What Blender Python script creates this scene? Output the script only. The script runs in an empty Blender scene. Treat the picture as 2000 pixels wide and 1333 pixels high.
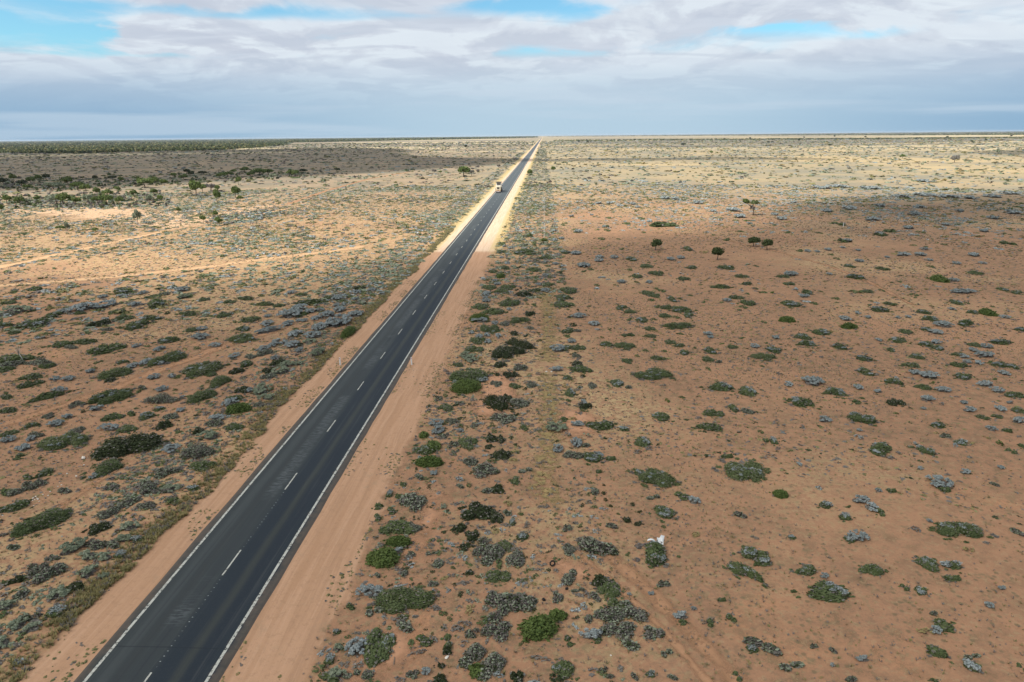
import bpy, math, random
import numpy as np
from mathutils import Vector, Matrix
S = bpy.context.scene
rnd = random.Random(7)
# ------------------------------------------------------------------ camera
F = 1333.0; CX, CY = 1000.0, 666.5; H = 29.0
def camdir(px, py): return Vector(((px-CX)/F, -(py-CY)/F, -1.0))
VP = (1062.0, 264.0)
r_ = camdir(*VP).normalized()
p2 = camdir(0, 264.0+0.0098*1062)
n_ = p2.cross(r_).normalized()
if n_.y < 0: n_ = -n_
x_ = r_.cross(n_).normalized()
R = Matrix((x_, r_, n_))            # camera -> world
cam_d = bpy.data.cameras.new('camera'); cam = bpy.data.objects.new('camera', cam_d)
S.collection.objects.link(cam); S.camera = cam
cam.matrix_world = Matrix.Translation((0, 0, H)) @ R.to_4x4()
cam_d.sensor_width = 36.0; cam_d.lens = 36.0*F/2000.0
cam_d.clip_start = 0.5; cam_d.clip_end = 200000
S.render.resolution_x = 1024; S.render.resolution_y = 682
# ------------------------------------------------------------------ sun, sky, exposure
EXPO = 0.85
HAZE = True
SUN_AZ = math.radians(-122); SUN_EL = math.radians(46)
sdir = Vector((math.sin(SUN_AZ)*math.cos(SUN_EL), math.cos(SUN_AZ)*math.cos(SUN_EL), math.sin(SUN_EL)))
sd = bpy.data.lights.new('sun', 'SUN'); sun = bpy.data.objects.new('sun', sd); S.collection.objects.link(sun)
sd.energy = 4.3; sd.angle = math.radians(0.53); sd.color = (1.0, 0.95, 0.87)
sun.rotation_euler = sdir.to_track_quat('Z', 'Y').to_euler()
S.view_settings.view_transform = 'Standard'; S.view_settings.look = 'None'
S.view_settings.exposure = EXPO; S.view_settings.gamma = 1.0
S.render.engine = 'CYCLES'
S.cycles.max_bounces = 6; S.cycles.transparent_max_bounces = 24; S.cycles.diffuse_bounces = 3
S.cycles.use_denoising = True

class NT:
    """tiny node graph helper"""
    def __init__(s, t): s.t = t; s.N = t.nodes; s.L = t.links; s.N.clear()
    def n(s, k, **kw):
        o = s.N.new(k)
        for a, v in kw.items(): setattr(o, a, v)
        return o
    def put(s, i, v):
        if hasattr(v, 'links') and hasattr(v, 'is_output'): s.L.new(v, i)
        elif v is not None:
            try: i.default_value = v
            except Exception: i.default_value = tuple(v)+(1,)
    def m(s, op, a, b=0.0, c=None, clamp=False):
        o = s.n('ShaderNodeMath', operation=op, use_clamp=clamp); s.put(o.inputs[0], a); s.put(o.inputs[1], b)
        if c is not None: s.put(o.inputs[2], c)
        return o.outputs[0]
    def ss(s, v, a, b):
        o = s.n('ShaderNodeMapRange', interpolation_type='SMOOTHSTEP')
        s.put(o.inputs[0], v); s.put(o.inputs[1], a); s.put(o.inputs[2], b); return o.outputs[0]
    def mix(s, f, a, b, bt='MIX'):
        o = s.n('ShaderNodeMix', data_type='RGBA', blend_type=bt)
        s.put(o.inputs[0], f); s.put(o.inputs[6], a if hasattr(a, 'links') else (*a, 1)); s.put(o.inputs[7], b if hasattr(b, 'links') else (*b, 1))
        return o.outputs[2]
    def noise(s, vec, scale, detail=3, rough=.55, dist=0.0):
        o = s.n('ShaderNodeTexNoise'); s.put(o.inputs['Vector'], vec); o.inputs['Scale'].default_value = scale
        o.inputs['Detail'].default_value = detail; o.inputs['Roughness'].default_value = rough; o.inputs['Distortion'].default_value = dist
        return o.outputs[0]
    def sep(s, v): o = s.n('ShaderNodeSeparateXYZ'); s.put(o.inputs[0], v); return o.outputs
    def comb(s, x, y, z=0.0):
        o = s.n('ShaderNodeCombineXYZ'); s.put(o.inputs[0], x); s.put(o.inputs[1], y); s.put(o.inputs[2], z); return o.outputs[0]
    def attr(s, name): o = s.n('ShaderNodeAttribute', attribute_name=name); return o
def newmat(name):
    m = bpy.data.materials.new(name); m.use_nodes = True; return m, NT(m.node_tree)
def finish(g, col, rough=.9, spec=.2, bump=None, bstr=.4, bdist=.1, trans=None, alpha=None, metal=0.0):
    b = g.n('ShaderNodeBsdfPrincipled'); g.put(b.inputs['Base Color'], col if hasattr(col, 'links') else (*col, 1))
    g.put(b.inputs['Roughness'], rough); b.inputs['Specular IOR Level'].default_value = spec; b.inputs['Metallic'].default_value = metal
    if bump is not None:
        k = g.n('ShaderNodeBump'); k.inputs['Strength'].default_value = bstr; k.inputs['Distance'].default_value = bdist
        g.put(k.inputs['Height'], bump); g.L.new(k.outputs[0], b.inputs['Normal'])
    out = b.outputs[0]
    if trans is not None:
        t = g.n('ShaderNodeBsdfTranslucent'); g.put(t.inputs[0], col if hasattr(col, 'links') else (*col, 1))
        mx = g.n('ShaderNodeMixShader'); mx.inputs[0].default_value = trans; g.L.new(out, mx.inputs[1]); g.L.new(t.outputs[0], mx.inputs[2]); out = mx.outputs[0]
    if alpha is not None:
        t = g.n('ShaderNodeBsdfTransparent'); mx = g.n('ShaderNodeMixShader'); g.put(mx.inputs[0], alpha)
        g.L.new(t.outputs[0], mx.inputs[1]); g.L.new(out, mx.inputs[2]); out = mx.outputs[0]
    o = g.n('ShaderNodeOutputMaterial'); g.L.new(out, o.inputs[0])
def flat(name, col, rough=.6, spec=.3, metal=0.0, var=.12):
    m, g = newmat(name); tc = g.n('ShaderNodeTexCoord').outputs['Object']
    f = g.noise(tc, 6, 4)
    c = g.mix(f, [v*(1-var) for v in col], [min(1, v*(1+var)) for v in col]); finish(g, c, rough, spec, metal=metal); return m

def lin(c): return [((v/255+.055)/1.055)**2.4 if v > 10 else v/255/12.92 for v in c]
def sky_lin(c): return [v/2**EXPO for v in lin(c)]
W = bpy.data.worlds.new('World'); S.world = W; W.use_nodes = True
g = NT(W.node_tree)
tc = g.n('ShaderNodeTexCoord').outputs['Generated']; sx, sy, sz = g.sep(tc)
nish = g.n('ShaderNodeTexSky', sky_type='NISHITA'); nish.sun_disc = False
nish.sun_elevation = SUN_EL; nish.sun_rotation = SUN_AZ; nish.altitude = 100; nish.air_density = 1.0; nish.dust_density = .6; nish.ozone_density = 1.5
bl = g.n('ShaderNodeMix', data_type='RGBA', blend_type='MULTIPLY'); bl.inputs[0].default_value = 1
g.L.new(nish.outputs[0], bl.inputs[6]); bl.inputs[7].default_value = (.52, .82, .88, 1)      # thin high air in front of the blue
zc = g.m('MAXIMUM', sz, 0.0); inv = g.m('DIVIDE', 1.0, g.m('ADD', zc, .20))
px_ = g.m('MULTIPLY', sx, inv); py_ = g.m('MULTIPLY', sy, inv); P = g.comb(px_, py_, 0.0)
n1 = g.noise(P, 1.6, 6, .55, .5); n1b = g.noise(g.comb(g.m('MULTIPLY', px_, .955), g.m('MULTIPLY', py_, .955), 0.0), 1.6, 6, .55, .5); n2 = g.noise(g.comb(g.m('ADD', px_, 7.3), py_, 3.0), .55, 3, .5); n3 = g.noise(g.comb(px_, py_, 9.0), 4.2, 5, .55, .3)
cov = g.m('ADD', g.m('MULTIPLY', n1, .75), g.m('MULTIPLY', n2, .5))
# gaps of blue between the cloud banks: (azimuth deg, elevation deg, half width az, half width el, depth)
az = g.m('MULTIPLY', g.m('ARCTAN2', sx, sy), 57.2958); el = g.m('MULTIPLY', g.m('ARCSINE', sz), 57.2958)
def pix_ang(px, py):
    d = R @ camdir(px, py); d.normalize(); return math.degrees(math.atan2(d.x, d.y)), math.degrees(math.asin(d.z))
holes = [(20, 55, 180, 55, .85), (300, 112, 230, 10, .62), (170, 60, 60, 45, .6), (985, 12, 150, 18, .72), (470, 28, 330, 14, .62), (1110, 30, 60, 30, .5), (1500, 62, 120, 12, .48), (1700, 60, 90, 12, .42), (640, 82, 200, 10, .25), (1160, 110, 130, 10, .22), (760, 118, 260, 10, .3)]
fill = [(320, 68, 210, 40, .9), (850, 66, 220, 35, .5), (1240, 60, 180, 38, .5), (1600, 20, 420, 24, .5), (250, 165, 500, 40, .5)]
def blob(px, py, hw, hh, k):
    a, e = pix_ang(px, py); a1, _ = pix_ang(px+hw, py); _, e1 = pix_ang(px, py-hh)
    da = g.m('DIVIDE', g.m('SUBTRACT', g.m('ADD', az, g.m('MULTIPLY', g.m('SUBTRACT', n3, .5), 9.0)), a), a1-a); de = g.m('DIVIDE', g.m('SUBTRACT', g.m('ADD', el, g.m('MULTIPLY', g.m('SUBTRACT', n1, .5), 3.2)), e), e1-e)
    q = g.m('ADD', g.m('MULTIPLY', da, da), g.m('MULTIPLY', de, de))
    return g.m('MULTIPLY', g.m('POWER', 2.71828, g.m('MULTIPLY', q, -1.0)), k)
bias = 0.20
for h in holes: bias = g.m('SUBTRACT', bias, g.m('MULTIPLY', blob(*h), .44))
for h in fill: bias = g.m('ADD', bias, g.m('MULTIPLY', blob(*h), .26))
lowfill = g.m('MULTIPLY', g.ss(el, 6.6, 3.6), .4)
cv = g.ss(g.m('ADD', g.m('ADD', cov, bias), lowfill), .50, .80)
dens = g.ss(g.m('ADD', g.m('ADD', cov, g.m('MULTIPLY', g.m('SUBTRACT', n3, .5), .5)), g.m('MULTIPLY', bias, .3)), .42, .92)
cloudc = g.mix(dens, sky_lin((222, 231, 240)), sky_lin((198, 206, 221)))
litc = g.ss(g.m('SUBTRACT', n1, n1b), -.005, .06); cloudc = g.mix(g.m('MULTIPLY', litc, .75), cloudc, sky_lin((229, 239, 247)))
cloudc = g.mix(g.m('MULTIPLY', g.ss(g.m('SUBTRACT', n1b, n1), .0, .06), .6), cloudc, sky_lin((192, 202, 218)))
rip = g.noise(g.comb(g.m('MULTIPLY', px_, .8), g.m('MULTIPLY', py_, 2.6), 5.0), 2.2, 4, .5, .6)
cloudc = g.mix(g.m('MULTIPLY', g.ss(rip, .48, .62), .45), cloudc, sky_lin((215, 224, 236))); cloudc = g.mix(g.m('MULTIPLY', g.ss(rip, .44, .34), .4), cloudc, sky_lin((193, 203, 219)))
cloudc = g.mix(g.m('MULTIPLY', g.ss(el, 6.0, 2.5), .5), cloudc, sky_lin((190, 207, 225)))
up = g.mix(cv, bl.outputs[2], cloudc)
horizc = g.mix(g.ss(g.m('ABSOLUTE', g.m('ADD', az, -2.0)), 5, 38), sky_lin((182, 208, 226)), sky_lin((141, 177, 207)))
streak = g.noise(g.comb(g.m('MULTIPLY', az, .03), g.m('MULTIPLY', el, .55)), 1.0, 4, .5)
horizc = g.mix(g.m('MULTIPLY', g.ss(streak, .47, .62), .55), horizc, sky_lin((196, 214, 230)))
skyc = g.mix(g.ss(el, 6.6, .5), up, horizc)
skyc = g.mix(g.ss(el, 0.0, -2.0), skyc, (.18, .12, .08))
# Background at 0.1: the sky texture is taken at that strength, cloud colours are given 10x
scl = g.n('ShaderNodeMix', data_type='RGBA', blend_type='MULTIPLY'); scl.inputs[0].default_value = 1
bg = g.n('ShaderNodeBackground'); bg.inputs[1].default_value = 0.1
def ten(col): return [v*10 for v in col]
for nd in g.N:            # cloud and haze colours scaled to the 0.1 background
    if nd.bl_idname == 'ShaderNodeMix' and nd != bl and nd != scl:
        for i in (6, 7):
            if not nd.inputs[i].is_linked:
                c = nd.inputs[i].default_value; nd.inputs[i].default_value = (c[0]*10, c[1]*10, c[2]*10, 1)
g.L.new(skyc, bg.inputs[0]); wo = g.n('ShaderNodeOutputWorld'); g.L.new(bg.outputs[0], wo.inputs[0])
# ------------------------------------------------------------------ pixel rays on the flat plain
def hz(x, k=2.2): return (x, 264.0-(x-1062)*.0098+k)      # the visible horizon, 20 km out
def G(px, py):
    d = R @ camdir(px, py)
    t = -H/d.z if d.z < -1e-4 else 1e5
    return Vector((d.x*t, d.y*t, 0))
def proj(v):
    c = R.transposed() @ (Vector(v)-Vector((0, 0, H)))
    return (CX + F*c.x/-c.z, CY - F*c.y/-c.z, -c.z)
XR = (G(168, 1333).x*0 + 0.0)
eL, eR = G(168, 1330).x, G(405, 1330).x
XR = (eL+eR)/2; HW = (eR-eL)/2
print('road centre', XR, 'half', HW, 'dashY', [round(G(x, y).y, 1) for x, y in ((454, 1098), (568, 940), (648, 831), (705, 750), (751, 690))])
SH_L = G(38, 1325).x - XR; SH_R = G(598, 1325).x - XR
print('shoulders', SH_L, SH_R, [round(G(x, y).x-XR, 1) for x, y in ((355, 995), (500, 835), (687, 635), (790, 850), (825, 760), (900, 665), (947, 585))])
# ------------------------------------------------------------------ helpers
def link(o): S.collection.objects.link(o); return o
def tag(o, label=None, cat=None, group=None, kind=None):
    if label: o['label'] = label
    if cat: o['category'] = cat
    if group: o['group'] = group
    if kind: o['kind'] = kind
    return o
def mesh_from(name, V, faces, mats, mi=None, tint=None, smooth=False):
    V = np.asarray(V, dtype=np.float32); me = bpy.data.meshes.new(name)
    if isinstance(faces, np.ndarray):
        n, k = faces.shape; me.vertices.add(len(V)); me.vertices.foreach_set('co', V.ravel())
        me.loops.add(n*k); me.loops.foreach_set('vertex_index', faces.astype(np.int32).ravel())
        me.polygons.add(n); me.polygons.foreach_set('loop_start', np.arange(n, dtype=np.int32)*k); me.update(calc_edges=True)
    else: me.from_pydata(V.tolist(), [], faces)
    for m in mats: me.materials.append(m)
    if mi is not None: me.polygons.foreach_set('material_index', np.asarray(mi, dtype=np.int32))
    if tint is not None:
        a = me.attributes.new('tint', 'FLOAT', 'FACE'); a.data.foreach_set('value', np.asarray(tint, dtype=np.float32))
    if smooth: me.polygons.foreach_set('use_smooth', [True]*len(me.polygons))
    return me
def obj(name, me, parent=None, loc=None):
    o = link(bpy.data.objects.new(name, me))
    if parent: o.parent = parent
    if loc is not None: o.location = loc
    return o
class MB:
    def __init__(s): s.v = []; s.f = []; s.m = []
    def box(s, c, d, mi=0, rz=0, tap=1.0, bev=0.0):
        b = len(s.v); cx, cy, cz = c; hx, hy, hz = d[0]/2, d[1]/2, d[2]/2
        cs, sn = math.cos(rz), math.sin(rz)
        if bev <= 0: ring = [(-hx, -hy), (hx, -hy), (hx, hy), (-hx, hy)]
        else: ring = [(-hx+bev, -hy), (hx-bev, -hy), (hx, -hy+bev), (hx, hy-bev), (hx-bev, hy), (-hx+bev, hy), (-hx, hy-bev), (-hx, -hy+bev)]
        lv = [(-hz, 1.0), (hz, tap)] if bev <= 0 else [(-hz, 1.0), (hz-bev, 1-(1-tap)*.9), (hz, tap*(1-bev/max(hx, hy)))]
        k = len(ring)
        for z, q in lv:
            for x, y in ring: s.v.append((cx+(x*cs-y*sn)*q, cy+(x*sn+y*cs)*q, cz+z))
        for l in range(len(lv)-1):
            for i in range(k): s.f.append([b+l*k+i, b+l*k+(i+1) % k, b+(l+1)*k+(i+1) % k, b+(l+1)*k+i]); s.m.append(mi)
        s.f.append([b+(len(lv)-1)*k+i for i in range(k)]); s.m.append(mi); s.f.append([b+i for i in reversed(range(k))]); s.m.append(mi); return s
    def tube(s, pts, rad, n=8, mi=0):
        pts = [Vector(p) for p in pts]; b = len(s.v); rad = rad if hasattr(rad, '__len__') else [rad]*len(pts)
        for i, p in enumerate(pts):
            d = (pts[min(i+1, len(pts)-1)]-pts[max(i-1, 0)]).normalized(); a = d.orthogonal().normalized(); c = d.cross(a)
            for k in range(n): t = 2*math.pi*k/n; s.v.append(tuple(p+(a*math.cos(t)+c*math.sin(t))*rad[i]))
        for i in range(len(pts)-1):
            for k in range(n): s.f.append([b+i*n+k, b+i*n+(k+1) % n, b+(i+1)*n+(k+1) % n, b+(i+1)*n+k]); s.m.append(mi)
        s.f.append([b+k for k in reversed(range(n))]); s.m.append(mi); s.f.append([b+(len(pts)-1)*n+k for k in range(n)]); s.m.append(mi); return s
    def make(s, name, mats, parent=None, loc=None, smooth=False):
        me = mesh_from(name, s.v, s.f, mats, s.m, smooth=smooth); return obj(name, me, parent, loc)
# ------------------------------------------------------------------ the ground
def ground_mat():
    m, g = newmat('red sandy plain'); P = g.n('ShaderNodeTexCoord').outputs['Object']; x, y, z = g.sep(P)
    xr = g.m('SUBTRACT', x, XR)
    wob = g.m('MULTIPLY', g.m('SUBTRACT', g.noise(P, .25, 4, .6), .5), 3.2)
    fine = g.noise(P, 3.2, 5, .65); mid = g.noise(P, .55, 4, .6); coarse = g.noise(P, .95, 7, .78); huge2 = g.noise(P, .014, 4, .6, .6); big = g.noise(P, .035, 4, .6, .6); huge = g.noise(P, .004, 5, .6, .5)
    dist = g.n('ShaderNodeVectorMath', operation='LENGTH'); g.put(dist.inputs[0], P); D = dist.outputs[1]
    sand = g.mix(g.ss(big, .35, .65), (.328, .180, .103), (.292, .158, .092))
    sand = g.mix(g.ss(g.noise(P, .09, 3, .5, 1.0), .60, .74), sand, (.375, .195, .105))        # clean orange sand
    # dry grass and litter over the sand
    lit = g.ss(g.m('ADD', fine, g.m('MULTIPLY', mid, .5)), .70, .95)
    lit = g.m('MULTIPLY', lit, g.ss(big, .25, .58)); sand = g.mix(g.m('MULTIPLY', lit, .62), sand, (.16, .115, .075))
    mott = g.noise(P, .30, 8, .80); sand = g.mix(g.m('MULTIPLY', g.ss(mott, .46, .60), g.m('ADD', .28, g.m('MULTIPLY', g.ss(huge2, .42, .58), .32))), sand, (.175, .112, .068))
    speck = g.m('MULTIPLY', g.ss(coarse, .52, .57), g.m('ADD', .35, g.m('MULTIPLY', g.ss(big, .35, .6), .65))); sand = g.mix(g.m('MULTIPLY', speck, .78), sand, (.125, .088, .05))
    gran = g.noise(P, 1.9, 5, .8); sand = g.mix(g.m('MULTIPLY', g.ss(gran, .52, .60), .45), sand, (.36, .25, .14)); sand = g.mix(g.m('MULTIPLY', g.ss(gran, .46, .40), .45), sand, (.17, .105, .065))
    sand = g.mix(g.m('MULTIPLY', g.ss(coarse, .46, .36), .35), sand, (.375, .21, .118))
    vo = g.n('ShaderNodeTexVoronoi'); g.put(vo.inputs['Vector'], P); vo.inputs['Scale'].default_value = 1.5; vo.inputs['Randomness'].default_value = 1.0
    tuft = g.m('MULTIPLY', g.ss(vo.outputs[0], .30, .12), g.ss(g.noise(P, .12, 3, .5), .34, .52))
    sand = g.mix(g.m('MULTIPLY', tuft, .7), sand, (.13, .105, .06))
    vo2 = g.n('ShaderNodeTexVoronoi'); g.put(vo2.inputs['Vector'], P); vo2.inputs['Scale'].default_value = .62
    sand = g.mix(g.m('MULTIPLY', g.m('MULTIPLY', g.ss(vo2.outputs[0], .30, .12), g.ss(fine, .4, .6)), .6), sand, (.15, .125, .07))
    straw = g.m('MULTIPLY', g.ss(g.m('ADD', g.m('SUBTRACT', g.noise(P, .02, 4, .6), g.m('MULTIPLY', g.ss(xr, 20, 40), .06)), g.m('MULTIPLY', g.m('MULTIPLY', g.ss(y, 100, 190), g.ss(xr, 30, 0)), .13)), .44, .60), .80)
    sand = g.mix(g.m('MULTIPLY', straw, g.ss(coarse, .42, .58)), sand, (.41, .295, .155))
    # saltbush and straw cover that closes over the far plain
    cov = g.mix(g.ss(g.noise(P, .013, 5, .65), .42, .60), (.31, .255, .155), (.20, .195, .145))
    cov = g.mix(g.ss(huge, .52, .60), cov, (.38, .30, .17)); cov = g.mix(g.m('MULTIPLY', g.ss(xr, 20, -60), .75), cov, g.mix(g.ss(g.noise(P, .03, 5, .7), .42, .58), (.25, .185, .13), (.12, .12, .095)))  # left of the road the cover colour is darkened to deepen the cloud shade
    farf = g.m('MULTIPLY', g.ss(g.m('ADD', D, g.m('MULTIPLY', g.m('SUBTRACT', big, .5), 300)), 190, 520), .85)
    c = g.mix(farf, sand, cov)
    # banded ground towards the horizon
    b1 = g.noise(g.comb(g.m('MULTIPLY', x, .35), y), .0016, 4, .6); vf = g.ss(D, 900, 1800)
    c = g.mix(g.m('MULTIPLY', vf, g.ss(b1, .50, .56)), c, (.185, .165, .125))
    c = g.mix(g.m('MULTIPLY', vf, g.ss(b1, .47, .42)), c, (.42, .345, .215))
    # graded gravel shoulders beside the seal
    L = g.m('ADD', xr, wob); R_ = g.m('ADD', xr, g.m('MULTIPLY', wob, 1.1))
    sh = g.m('MULTIPLY', g.ss(L, SH_L-.35, SH_L+.35), g.ss(R_, SH_R+.35, SH_R-.35))
    stre = g.noise(g.comb(xr, g.m('MULTIPLY', y, .05)), 1.6, 4, .6)
    g1 = g.mix(g.ss(stre, .3, .7), (.415, .250, .152), (.350, .205, .120))
    rut = g.noise(g.comb(g.m('ADD', xr, g.m('MULTIPLY', g.m('SUBTRACT', g.noise(P, .06, 2), .5), 1.5)), g.m('MULTIPLY', y, .02), 3.0), 3.2, 3, .6); g1 = g.mix(g.m('MULTIPLY', g.ss(rut, .54, .66), .5), g1, (.31, .185, .112)); g1 = g.mix(g.m('MULTIPLY', g.ss(rut, .44, .34), .4), g1, (.46, .29, .185))
    g1 = g.mix(g.m('MULTIPLY', g.ss(gran, .54, .60), .35), g1, (.27, .165, .10))
    g1 = g.mix(g.m('MULTIPLY', g.ss(fine, .5, .75), .35), g1, (.29, .17, .115))
    g1 = g.mix(g.m('MULTIPLY', g.ss(g.noise(P, .5, 5, .7), .58, .72), .4), g1, (.27, .20, .13))
    seam = G(900, 492).y
    g2 = g.mix(g.ss(stre, .3, .7), (.56, .42, .30), (.48, .34, .23))
    g1 = g.mix(g.ss(g.m('ADD', y, g.m('MULTIPLY', wob, .6)), seam-2, seam+2), g1, g2)
    nearsh = g.m('SUBTRACT', 1.0, g.m('MULTIPLY', g.ss(y, seam, seam+6), g.ss(g.m('ABSOLUTE', xr), HW+2.6, HW+3.6)))
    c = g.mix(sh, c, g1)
    yel = g.m('MULTIPLY', g.m('MULTIPLY', g.ss(y, seam-6, seam+10), g.ss(g.m('ABSOLUTE', g.m('ADD', xr, -.9)), HW+2.9, HW+4.0)), g.m('MULTIPLY', g.ss(g.m('ABSOLUTE', g.m('ADD', xr, -.9)), HW+7.5, HW+6.0), g.m('ADD', .35, g.m('MULTIPLY', g.ss(fine, .3, .55), .65))))
    c = g.mix(g.m('MULTIPLY', yel, .8), c, (.42, .32, .14))
    h = g.m('ADD', g.m('MULTIPLY', fine, .5), mid)
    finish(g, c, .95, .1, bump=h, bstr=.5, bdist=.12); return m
rings = [0, 30, 60, 100, 160, 260, 420, 700, 1200, 2200, 4500, 9000, 14000, 20500]; NS = 160
V = [(0, 0, 0)]; Fc = []
for r in rings[1:]:
    for k in range(NS): a = 2*math.pi*k/NS; V.append((r*math.cos(a), r*math.sin(a), 0))
for k in range(NS): Fc.append([0, 1+k, 1+(k+1) % NS])
for i in range(len(rings)-2):
    for k in range(NS): a = 1+i*NS; b = a+NS; Fc.append([a+k, b+k, b+(k+1) % NS, a+(k+1) % NS])
ground = tag(obj('ground', mesh_from('ground', V, Fc, [ground_mat()])), kind='structure')

def patch_mat(name, ca, cb, cut=.5, soft=.25, nscale=.35, hole=None):
    m, g = newmat(name); P = g.n('ShaderNodeTexCoord').outputs['Object']; e = g.attr('edge').outputs['Fac']
    n = g.noise(P, nscale, 5, .62); c = g.mix(g.ss(g.noise(P, 2.0, 4, .6), .3, .7), ca, cb)
    al = g.m('MULTIPLY', g.ss(g.m('ADD', e, g.m('MULTIPLY', g.m('SUBTRACT', n, .5), 1.9)), cut-soft, cut+soft), g.m('MULTIPLY', g.ss(g.noise(P, 1.3, 6, .75), hole[0], hole[1]), 1.0) if hole else 1.0)
    finish(g, c, .95, .1, alpha=al); return m
zlev = [0.004]
def strip(name, pts, width, mat, parent_kind='structure'):
    """a strip of different ground (track, patch) along pixel points, ragged at both sides"""
    P = [G(*p) for p in pts]; Q = []
    for i in range(len(P)-1):
        n = max(2, int((P[i+1]-P[i]).length/max(2.0, width)))
        for k in range(n): Q.append(P[i].lerp(P[i+1], k/n))
    Q.append(P[-1]); V = []; E = []; Fc = []; z = zlev[0]; zlev[0] += .004
    for i, q in enumerate(Q):
        d = (Q[min(i+1, len(Q)-1)]-Q[max(i-1, 0)]).normalized(); s = Vector((-d.y, d.x, 0))
        w = width[i] if hasattr(width, '__len__') else width
        for k, o in enumerate((-1, -.5, 0, .5, 1)):
            V.append((q.x+s.x*w*o, q.y+s.y*w*o, z)); E.append((0, .6, 1, .6, 0)[k]*(0 if i in (0, len(Q)-1) else 1))
    for i in range(len(Q)-1):
        for k in range(4): a = i*5+k; Fc.append([a, a+1, a+6, a+5])
    me = mesh_from(name, V, Fc, [mat]); a = me.attributes.new('edge', 'FLOAT', 'POINT'); a.data.foreach_set('value', E)
    return tag(obj(name, me), kind=parent_kind)
def area(name, poly, mat, n=40, soft=6.0):
    """ragged patch of different ground inside a pixel outline"""
    W2 = [G(*p) for p in poly]; xs = [p.x for p in W2]; ys = [p.y for p in W2]; z = zlev[0]; zlev[0] += .004
    gx = np.linspace(min(xs)-1, max(xs)+1, n); gy = np.linspace(min(ys)-1, max(ys)+1, n); X, Y = np.meshgrid(gx, gy)
    D = sdist(X, Y, [(p.x, p.y) for p in W2]); E = np.clip(D/soft+.3, 0, 1)
    V = np.stack([X.ravel(), Y.ravel(), np.full(X.size, z)], 1); idx = np.arange(n*n).reshape(n, n)
    Fq = np.stack([idx[:-1, :-1].ravel(), idx[:-1, 1:].ravel(), idx[1:, 1:].ravel(), idx[1:, :-1].ravel()], 1)
    keep = E.ravel()[Fq].max(1) > 0; me = mesh_from(name, V, Fq[keep], [mat])
    a = me.attributes.new('edge', 'FLOAT', 'POINT'); a.data.foreach_set('value', E.ravel().astype(np.float32))
    return tag(obj(name, me), kind='structure')
def sdist(X, Y, poly):
    """signed distance to a polygon, positive inside"""
    D = np.full(X.shape, 1e9); ins = np.zeros(X.shape, bool); n = len(poly)
    for i in range(n):
        (x1, y1), (x2, y2) = poly[i], poly[(i+1) % n]; dx, dy = x2-x1, y2-y1; L2 = dx*dx+dy*dy+1e-9
        t = np.clip(((X-x1)*dx+(Y-y1)*dy)/L2, 0, 1); D = np.minimum(D, np.hypot(X-x1-t*dx, Y-y1-t*dy))
        c = ((y1 > Y) != (y2 > Y)) & (X < (x2-x1)*(Y-y1)/(y2-y1+1e-12)+x1); ins ^= c
    return np.where(ins, D, -D)
track_m = patch_mat('pale wheel track sand', (.47, .305, .17), (.41, .255, .14), .45, .4, .25, (.10, .34))
faint_m = patch_mat('faint wheel track', (.365, .205, .115), (.325, .178, .098), .55, .5, .3, (.30, .50))
sandy_m = patch_mat('bare pink sand', (.50, .34, .215), (.43, .28, .165), .55, .3, .07, (.36, .46))
orange_m = patch_mat('clean orange sand', (.44, .235, .135), (.39, .215, .125), .55, .4, .35)
grass_m = patch_mat('dry yellow grass cover', (.30, .21, .095), (.22, .175, .08), .55, .4, .6, (.44, .56))
strip('track', [(-60, 562), (120, 550), (250, 538), (400, 522), (520, 506), (640, 492), (720, 480)], 2.9, track_m)
strip('track', [(-60, 535), (80, 505), (200, 478), (330, 450), (480, 425), (560, 408)], 2.6, track_m)
strip('track', [(560, 400), (640, 372), (720, 350), (800, 336)], 2.2, faint_m)
strip('track', [(-60, 850), (60, 812), (200, 768), (330, 716), (450, 672), (560, 640)], 1.7, faint_m)
strip('track', [(1130, 1040), (1230, 1120), (1330, 1215), (1420, 1310), (1470, 1360)], .9, faint_m)
strip('track', [(1105, 1060), (1200, 1140), (1300, 1235), (1380, 1330), (1400, 1370)], .45, faint_m)
strip('track', [(1420, 470), (1520, 492), (1620, 520), (1700, 552), (1790, 600)], .9, faint_m)
strip('track', [(90, 1010), (150, 970), (200, 935), (260, 890)], .7, faint_m)
area('sand_patch', [(-20, 408), (120, 404), (250, 402), (330, 412), (420, 404), (560, 400), (520, 420), (420, 436), (330, 452), (250, 448), (180, 436), (60, 420), (-20, 418)], sandy_m, 90, 16)
area('sand_patch', [(1000, 1070), (1100, 1085), (1180, 1110), (1190, 1150), (1120, 1140), (1060, 1110)], orange_m, 60, 2.6)
area('sand_patch', [(820, 960), (880, 950), (850, 1040), (830, 1090), (800, 1120), (800, 1080)], orange_m, 60, 2.6)
area('sand_patch', [(1090, 790), (1160, 800), (1175, 850), (1100, 862), (1080, 820)], orange_m, 60, 2.6)
area('sand_patch', [(760, 1230), (860, 1180), (820, 1260), (760, 1330), (650, 1340), (700, 1290)], orange_m, 60, 2.6)
area('sand_patch', [(930, 740), (1000, 720), (1010, 780), (960, 830), (920, 800)], orange_m, 60, 2.6)
strip('dry_grass_patch', [(1066, 560), (1070, 620), (1074, 680), (1070, 715)], 2.0, grass_m, 'structure')
strip('dry_grass_patch', [(1070, 730), (1075, 790), (1072, 880), (1060, 940), (1085, 1010)], 1.7, grass_m, 'structure')

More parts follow.
